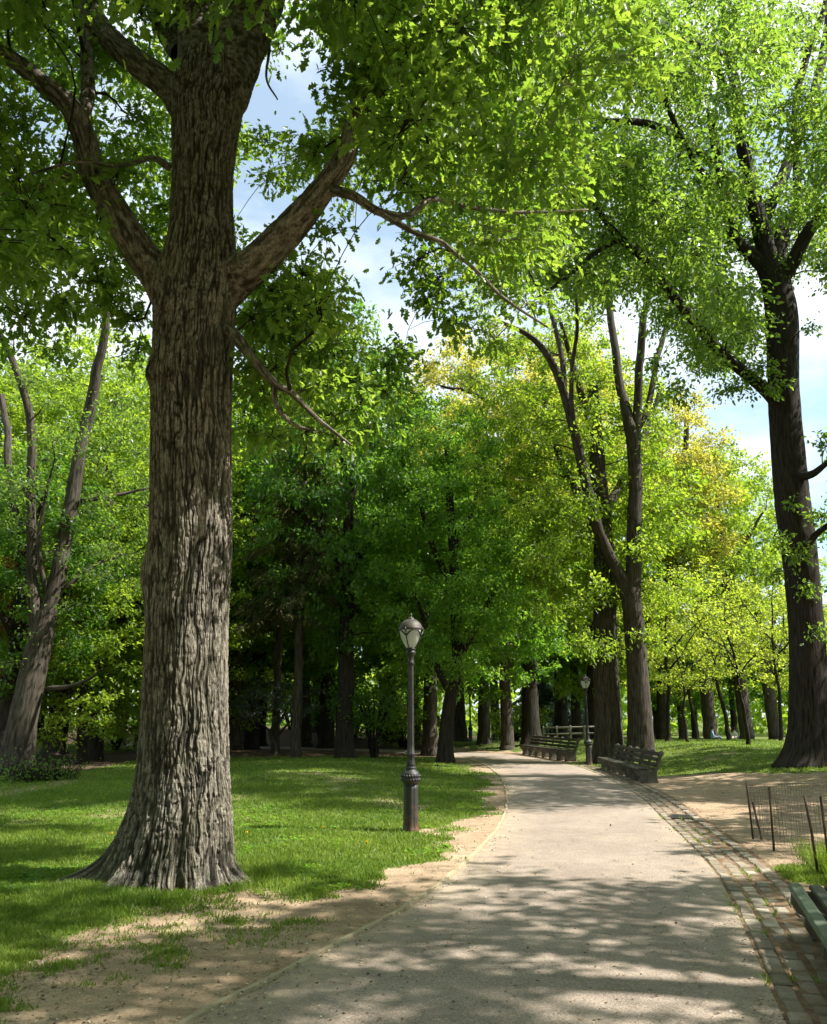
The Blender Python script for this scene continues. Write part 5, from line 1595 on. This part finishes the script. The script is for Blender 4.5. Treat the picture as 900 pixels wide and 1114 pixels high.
# ------------------------------------------------------------------ wire fence round the elm
def wire_fence():
    e = empty('wire_fence', (0, 0, 0))
    pts = [np.array(gph(820, 913)), np.array(gph(842, 926)), np.array(gph(891, 952)), None]
    pts[3] = pts[2] + np.array([0.75, -0.75, 0])
    back = pts[0] + np.array([3.2, 1.1, 0]); back[2] = h1(back[0], back[1])
    mid_ = (pts[0] + back) / 2; mid_[2] = h1(mid_[0], mid_[1])
    hts = [.80, .80, .84, .84]
    e.location = pts[0]
    off = pts[0]
    leanv = [(-.03, 0), (.03, .02), (-.05, .03), (0, 0)]
    tops = []
    for k, (p, hh) in enumerate(zip(pts, hts)):
        m = MB(); tp = p - off + np.array([leanv[k][0], leanv[k][1], hh])
        m.tube(np.array([p - off + np.array([0, 0, -.15]), p - off + np.array([leanv[k][0] / 2, 0, hh / 2]), tp]), [.016, .015, .014], 7)
        m.build('post', MAT['rust'], e); tops.append(tp)
    # the short leaning stake beside the corner post and the doubled stake by the bench
    for p, dx, hh in ((pts[0] + np.array([.09, -.12, 0]), -.10, .52), (pts[2] + np.array([.09, -.10, 0]), -.02, .84)):
        m = MB(); m.tube(np.array([p - off + np.array([0, 0, -.1]), p - off + np.array([dx, 0, hh])]), [.016, .014], 6); m.build('stake', MAT['rust'], e)
    for p in (mid_, back):
        m = MB(); m.tube(np.array([p - off + np.array([0, 0, -.1]), p - off + np.array([0, 0, .74])]), [.016, .015], 6); m.build('post', MAT['rust'], e)
    runs = [(pts[0], pts[1]), (pts[1], pts[2]), (pts[2], pts[3]), (pts[0], mid_), (mid_, back)]
    for a, b in runs:
        m = MB(); a = a - off; b = b - off
        d = np.linalg.norm(b - a)
        n = max(2, int(d / 0.052)); hh = .76
        for k in range(8):
            z = .03 + (hh - .03) * k / 7
            s = .035 * (fbm(np.arange(7) * 1.0, k * 3.3 + d, 0, 2, 1) - .5)
            t = np.linspace(0, 1, 7)[:, None]
            L_ = a + (b - a) * t; L_[:, 2] += z + s - .02 * np.sin(t[:, 0] * pi)
            m.tube(L_, np.full(7, .0019 if 0 < k < 7 else .0028), 4, cap=False)
        t = (np.arange(n) + .5) / n
        S_ = a + (b - a) * t[:, None]
        jit = RNG.normal(size=(n, 3)) * .008
        m.twigs(S_ + np.array([0, 0, .02]), S_ + np.array([0, 0, .4]) + jit, S_ + np.array([0, 0, hh]), .0019, .0019)
        m.build('wire_mesh', MAT['wire'], e)
    tag(e, 'low rusty wire fence on thin posts guarding the ground beside the near bench', 'fence')


wire_fence()

# pale rail fence far beyond the lamp
e = empty('rail_fence', (0, 0, 0)); ry = 47.5
A = at(592, 806, ry); B = at(652, 806, ry - 1.5)
e.location = (A[0], A[1], h1(A[0], A[1])); off = np.array(e.location)
d = B - A; d[2] = 0; n = 5
for k in range(n):
    p = A + d * k / (n - 1); p[2] = h1(p[0], p[1])
    m = MB(); m.box(p - off + np.array([0, 0, .35]), (.10, .10, .9), None, 0, .02); m.build('post', MAT['rail_wood'], e)
for zz in (.72, .38):
    m = MB(); a = A.copy(); b = B.copy(); a[2] = h1(*a[:2]) + zz; b[2] = h1(*b[:2]) + zz
    m.tube(np.array([a - off, (a + b) / 2 - off + np.array([0, 0.06, 0]), b - off]), [.045, .045, .045], 8); m.build('rail', MAT['rail_wood'], e)
tag(e, 'pale wooden rail fence in the distance behind the second lamp post', 'fence')

# drain grate in the gutter
x, y = gp(742, 889)
e = empty('drain_grate', (x, y, -0.022), -0.45)
m = MB()
for sx in (-1, 1):
    m.box((sx * .20, 0, .012), (.05, .62, .05), None, 0, .006)
for sy in (-1, 1):
    m.box((0, sy * .285, .010), (.36, .05, .05), None, 0, .006)
m.build('frame', MAT['grate'], e)
m = MB()
for k in range(9):
    m.box((0, -.24 + k * .06, .008), (.355, .028, .045), None, 0, .005)
m.build('bars', MAT['grate'], e)
tag(e, 'dark iron drain grate set in the stone gutter', 'drain grate')

# ------------------------------------------------------------------ people far off
def person(name, joints, rads, edges, mats_by_z, loc, rz, label):
    me = bpy.data.meshes.new('skel'); me.from_pydata(joints, edges, [])
    o = bpy.data.objects.new('skel', me); COL.objects.link(o)
    md = o.modifiers.new('Skin', 'SKIN')
    if not me.skin_vertices:
        pass
    for k, r in enumerate(rads):
        me.skin_vertices[0].data[k].radius = (r, r); me.skin_vertices[0].data[k].use_root = (k == 0)
    s = o.modifiers.new('Sub', 'SUBSURF'); s.levels = 2; s.render_levels = 2
    dg = bpy.context.evaluated_depsgraph_get(); dg.update()
    nm = bpy.data.meshes.new_from_object(o.evaluated_get(dg))
    bpy.data.objects.remove(o)
    b = bpy.data.objects.new('person', nm); COL.objects.link(b)
    nm.materials.clear()
    for m, _ in mats_by_z: nm.materials.append(m)
    for p in nm.polygons:
        p.use_smooth = True
        p.material_index = next(i for i, (m, f) in enumerate(mats_by_z) if f(p.center))
    b.location = loc; b.rotation_euler = (0, 0, rz)
    tag(b, label, 'person')
    # hair is a child of its own
    hd = np.array(joints[HEAD]); mh = MB()
    mh.lathe([(.115, -.02), (.122, .03), (.105, .09), (.06, .125), (.01, .135)], 14, hd + np.array([0, .018, .015]))
    hair = mh.build('hair', MAT['hair'], b)
    return b


MAT['skin'] = plain('skin', (0.42, 0.27, 0.19)); MAT['hair'] = plain('hair', (0.04, 0.028, 0.02))
MAT['blue_shirt'] = plain('blue_shirt', (0.30, 0.42, 0.62)); MAT['white_shirt'] = plain('white_shirt', (0.70, 0.70, 0.68)); MAT['trouser'] = plain('dark_trousers', (0.03, 0.035, 0.05)); MAT['red_shirt'] = plain('red_shirt', (0.45, 0.07, 0.09))
HEAD = 4
sit = [(0, 0, .12), (0, .06, .34), (0, .05, .56), (0, .03, .66), (0, 0, .79), (.17, .05, .56), (.24, -.06, .34), (.20, -.26, .30), (-.17, .05, .56), (-.24, -.06, .34), (-.20, -.26, .30), (.10, -.02, .12), (.14, -.38, .34), (.12, -.52, .05), (.12, -.62, .04), (-.10, -.02, .12), (-.14, -.38, .34), (-.12, -.52, .05), (-.12, -.62, .04)]
sit_r = [.14, .13, .14, .06, .10, .065, .05, .04, .065, .05, .04, .10, .075, .05, .04, .10, .075, .05, .04]
eds = [(0, 1), (1, 2), (2, 3), (3, 4), (2, 5), (5, 6), (6, 7), (2, 8), (8, 9), (9, 10), (0, 11), (11, 12), (12, 13), (13, 14), (0, 15), (15, 16), (16, 17), (17, 18)]
stand = [(0, 0, .95), (0, .0, 1.18), (0, .0, 1.40), (0, -.01, 1.50), (0, -.02, 1.63), (.19, 0, 1.40), (.24, .03, 1.12), (.23, -.08, .88), (-.19, 0, 1.40), (-.24, -.03, 1.12), (-.23, .05, .88), (.10, 0, .90), (.11, -.12, .50), (.10, -.06, .08), (.10, -.20, .04), (-.10, 0, .90), (-.11, .08, .50), (-.10, .24, .10), (-.10, .12, .04)]
stand_r = [.14, .13, .15, .06, .10, .065, .05, .04, .065, .05, .04, .10, .07, .05, .045, .10, .07, .05, .045]


def clothes(shirt, zs, zh):
    return [(MAT['skin'], lambda c: c.z > zh or (abs(c.x) > .20 and c.z < zs + .1 and c.z > zs - .4 and c.y < -.1)), (shirt, lambda c: c.z > zs), (MAT['trouser'], lambda c: True)]


def putp(u, Y, j, r_, shirt, zs, zh, rz, label):
    P = at(u, 800, Y)
    return person('person', j, r_, eds, clothes(shirt, zs, zh), (P[0], P[1], h1(P[0], P[1])), rz, label)


putp(776, 52, sit, sit_r, MAT['blue_shirt'], .24, .68, 1.2, 'person in a light blue top sitting on the lawn beyond the crest')
putp(799, 54, sit, sit_r, MAT['white_shirt'], .24, .68, -1.0, 'person in white sitting on the lawn beside a straight stem')
putp(337, 58, stand, stand_r, MAT['white_shirt'], 1.0, 1.5, .7, 'person in white top and dark trousers walking far behind the slender conifer')

# ------------------------------------------------------------------ grass, litter, dandelions
g = np.random.default_rng(321)


def scatter(n, y0, y1, xpad, power=1.0):
    """more points close by than far off"""
    u = g.uniform(0, 1, n)
    y = 1 / (1 / y0 + (1 / y1 - 1 / y0) * u) if power == 1 else y0 + (y1 - y0) * u
    x = g.uniform(-1, 1, n) * (0.60 * y + xpad)
    return x, y


mb = MB()
x, y = scatter(760000, 5.0, 60, 1.2)
gm = grassmask(x, y); sd_ = side(x, y)
clumpn = fbm(x * 2.2, y * 2.2, 0, 17, 3)
keep = (gm * (0.35 + 1.1 * clumpn) > g.uniform(0, 1, len(x))) & (np.maximum(*sd_) > 0.05)
x, y, gm, clumpn = x[keep], y[keep], gm[keep], clumpn[keep]
z = H(x, y, (sd_[0][keep], sd_[1][keep]))
n = len(x)
hgt = (0.025 + 0.060 * clumpn * g.uniform(.5, 1.2, n)) * (0.55 + .45 * gm)
d_oak = np.hypot(x + 2.6, y - 9.6); hgt *= 1 + 0.9 * np.exp(-((d_oak - .95) / .35) ** 2)
wd = 0.0035 + 0.00062 * y
an = g.uniform(0, 2 * pi, n); ln_ = g.normal(size=(n, 2)) * 0.45 * hgt[:, None]
a = np.stack([x - np.cos(an) * wd, y - np.sin(an) * wd, z - .004], -1); b = np.stack([x + np.cos(an) * wd, y + np.sin(an) * wd, z - .004], -1)
c = np.stack([x + ln_[:, 0], y + ln_[:, 1], z + hgt], -1)
mb.add(np.stack([a, b, c], 1).reshape(-1, 3), [np.arange(n * 3).reshape(-1, 3)])
# broad leaved weeds among the blades
xw, yw = scatter(13000, 8.8, 32, 1.0)
gw = grassmask(xw, yw); sw = side(xw, yw)
kw = (gw * sstep(.48, .62, fbm(xw * .8, yw * .8, 0, 23, 3)) > g.uniform(0, 1, len(xw))) & (np.maximum(*sw) > .1)
xw, yw = xw[kw], yw[kw]; zw = H(xw, yw, (sw[0][kw], sw[1][kw])); nw = len(xw)
for _ in range(6):
    aa = g.uniform(0, 2 * pi, nw)
    mb.leaves(np.stack([xw, yw, zw + .015], -1), np.stack([np.cos(aa), np.sin(aa), g.uniform(.25, .9, nw)], -1), np.stack([-np.cos(aa) * .5, -np.sin(aa) * .5, np.ones(nw)], -1), g.uniform(.03, .07, nw), OVAL, 1)
grass = mb.build('grass', [MAT['grass_blade'], MAT['linden_leaf']]); tag(grass, 'short patchy lawn grass', kind='stuff')
print('GRASS', n)

mb = MB()
n = 5200
x = 4.75 + g.normal(size=n) * .55; y = 9.9 + g.normal(size=n) * .6
keep = (side(x, y)[1] > 1.15); x, y = x[keep], y[keep]; n = len(x)
z = H(x, y); hgt = g.uniform(.10, .34, n) * np.exp(-((x - 4.75) / 1.1) ** 2); an = g.uniform(0, 2 * pi, n); ln_ = g.normal(size=(n, 2)) * .3 * hgt[:, None]
wd = .006
a = np.stack([x - np.cos(an) * wd, y - np.sin(an) * wd, z - .004], -1); b = np.stack([x + np.cos(an) * wd, y + np.sin(an) * wd, z - .004], -1); c = np.stack([x + ln_[:, 0], y + ln_[:, 1], z + hgt], -1)
mb.add(np.stack([a, b, c], 1).reshape(-1, 3), [np.arange(n * 3).reshape(-1, 3)])
# weeds in the gutter joints
n = 420
k = g.integers(0, 900, n); o_ = g.choice([-.01, .16, .32, .5], n) + g.normal(size=n) * .012
cl = fbm(G0[k, 0] * 1.7, G0[k, 1] * 1.7, 0, 5, 2) > .55
k, o_ = k[cl], o_[cl]; n = len(k)
x = G0[k, 0] + nr[k, 0] * o_; y = G0[k, 1] + nr[k, 1] * o_
for _ in range(5):
    hgt = g.uniform(.02, .07, n); an = g.uniform(0, 2 * pi, n); ln_ = g.normal(size=(n, 2)) * .04
    a = np.stack([x - np.cos(an) * .006, y - np.sin(an) * .006, 0 * x - .01], -1); b = np.stack([x + np.cos(an) * .006, y + np.sin(an) * .006, 0 * x - .01], -1); c = np.stack([x + ln_[:, 0], y + ln_[:, 1], hgt], -1)
    mb.add(np.stack([a, b, c], 1).reshape(-1, 3), [np.arange(n * 3).reshape(-1, 3)])
tag(mb.build('fresh_grass', MAT['fresh_grass']), 'long fresh grass behind the wire fence and weeds in the gutter', kind='stuff')

# leaf litter and grit on the bare ground, a sprinkle on the asphalt
def littermat():
    m, nt, out = newmat('leaf_litter')
    gg = nt.nodes.new('ShaderNodeNewGeometry')
    c = ramp(nt, gg.outputs['Random Per Island'], [(0, (0.06, 0.04, 0.025)), (.35, (0.16, 0.10, 0.055)), (.6, (0.30, 0.20, 0.11)), (.85, (0.42, 0.36, 0.22)), (1, (0.5, 0.46, 0.36))])
    p = N(nt, 'ShaderNodeBsdfPrincipled', Roughness=.85); L(nt, c, p.inputs['Base Color']); L(nt, p.outputs[0], out.inputs[0])
    return m


mb = MB()
x, y = scatter(60000, 4.8, 30, 1.0)
sd_ = side(x, y); gm = grassmask(x, y); onp = np.maximum(*sd_) < 0
edge_ = np.exp(-np.minimum(np.abs(sd_[0]), np.abs(sd_[1] - .15)) / .16)
pr = np.where(onp, .07 + .8 * edge_, (1 - gm * .72) * (.25 + .6 * sstep(.4, .65, fbm(x * 1.6, y * 1.6, 0, 13, 3))))
keep = pr > g.uniform(0, 1, len(x)); x, y = x[keep], y[keep]; onp = onp[keep]
z = np.where(onp, 0.026, H(x, y, (sd_[0][keep], sd_[1][keep])) + .006)
n = len(x)
mb.leaves(np.stack([x, y, z], -1), g.normal(size=(n, 3)) * np.array([1, 1, .15]), g.normal(size=(n, 3)) * .3 + np.array([0, 0, 1]), g.uniform(.01, .038, n) * (.7 + y * .03), KITE)
tag(mb.build('leaf_litter', littermat()), 'fallen bits of leaf, catkins and grit on the bare soil', kind='stuff')

mb_y = plain('dandelion_yellow', (0.75, 0.55, 0.02)); mb_g = MAT['fresh_grass']
dl0 = None
DL = ((116, 953, 'yellow dandelion in the grass just before the oak roots'), (268, 914, 'yellow dandelion right of the oak roots'), (120, 915, 'yellow dandelion in shade left of the oak trunk'), (352, 908, 'yellow dandelion in sun midway between oak and lamp post'), (400, 925, 'yellow dandelion close to the worn verge, left of the lamp post'))
for u, v, lb in DL:
    x, y, z = gph(u, v)
    if dl0 is None:
        dl0 = empty('dandelion', (x, y, z))
        m = MB(); m.tube(np.array([(0, 0, -.02), (.005, 0, .05), (.01, 0, .10)]), [.003, .003, .003], 5); m.build('stem', mb_g, dl0)
        m = MB(); k = 46; aa = g.uniform(0, 2 * pi, k); el = g.uniform(.1, 1.4, k)
        ax = np.stack([np.cos(aa) * np.cos(el), np.sin(aa) * np.cos(el), np.sin(el)], -1)
        m.leaves(np.tile([.01, 0, .10], (k, 1)), ax, g.normal(size=(k, 3)), .024, KITE); m.lathe([(.004, .09), (.010, .098), (.008, .107), (.001, .11)], 8, (.01, 0, 0)); m.build('flower_head', mb_y, dl0)
        o = dl0
    else:
        o = copy_thing(dl0, (x, y, z), random.uniform(0, 6))
    tag(o, lb, 'flower', 'dandelions in the lawn')

# ------------------------------------------------------------------ light
S_ = np.array([cos(SUN_EL) * sin(SUN_AZ), -cos(SUN_EL) * cos(SUN_AZ), sin(SUN_EL)])
sd = bpy.data.lights.new('sun', 'SUN'); sd.energy = 5.0; sd.angle = radians(0.53); sd.color = (1.0, 0.95, 0.875)
so = bpy.data.objects.new('sun', sd); COL.objects.link(so)
so.rotation_euler = (pi / 2 - SUN_EL, 0, math.atan2(S_[0], -S_[1]))
w = bpy.data.worlds.new('World'); scene.world = w; w.use_nodes = True
nt = w.node_tree; nt.nodes.clear()
out = nt.nodes.new('ShaderNodeOutputWorld'); bg = nt.nodes.new('ShaderNodeBackground'); bg.inputs['Strength'].default_value = 0.085
sky = nt.nodes.new('ShaderNodeTexSky'); sky.sky_type = 'NISHITA'; sky.sun_disc = False
sky.sun_elevation = SUN_EL; sky.sun_rotation = math.atan2(S_[0], S_[1])
sky.air_density = 1.0; sky.dust_density = 1.6; sky.ozone_density = 1.2
tc = nt.nodes.new('ShaderNodeTexCoord')
mp = N(nt, 'ShaderNodeMapping'); mp.inputs['Scale'].default_value = (1, 1, 2.2); L(nt, tc.outputs['Generated'], mp.inputs['Vector'])
nz = noise(nt, mp.outputs[0], 2.6, 6, .55)
cf = ramp(nt, nz, [(.42, (.30, .30, .30)), (.58, (1, 1, 1))])
c = mixc(nt, cf, mixc(nt, 1.0, sky.outputs[0], (0.95, 1.25, 1.22), 'MULTIPLY'), (5.9, 6.4, 6.7))
L(nt, c, bg.inputs['Color']); L(nt, bg.outputs[0], out.inputs[0])

scene.view_settings.view_transform = 'Standard'; scene.view_settings.look = 'None'
scene.view_settings.exposure = 1.3; scene.view_settings.gamma = 1.0; scene.view_settings.use_curve_mapping = False
scene.render.engine = 'CYCLES'
cy = scene.cycles
cy.max_bounces = 7; cy.diffuse_bounces = 5; cy.glossy_bounces = 2; cy.transmission_bounces = 4; cy.transparent_max_bounces = 8
cy.caustics_reflective = False; cy.caustics_refractive = False; cy.sample_clamp_indirect = 6
cy.use_adaptive_sampling = True; cy.adaptive_threshold = 0.02
cy.use_denoising = True
try:
    cy.denoiser = 'OPENIMAGEDENOISE'; cy.denoising_input_passes = 'RGB_ALBEDO_NORMAL'
except Exception:
    pass
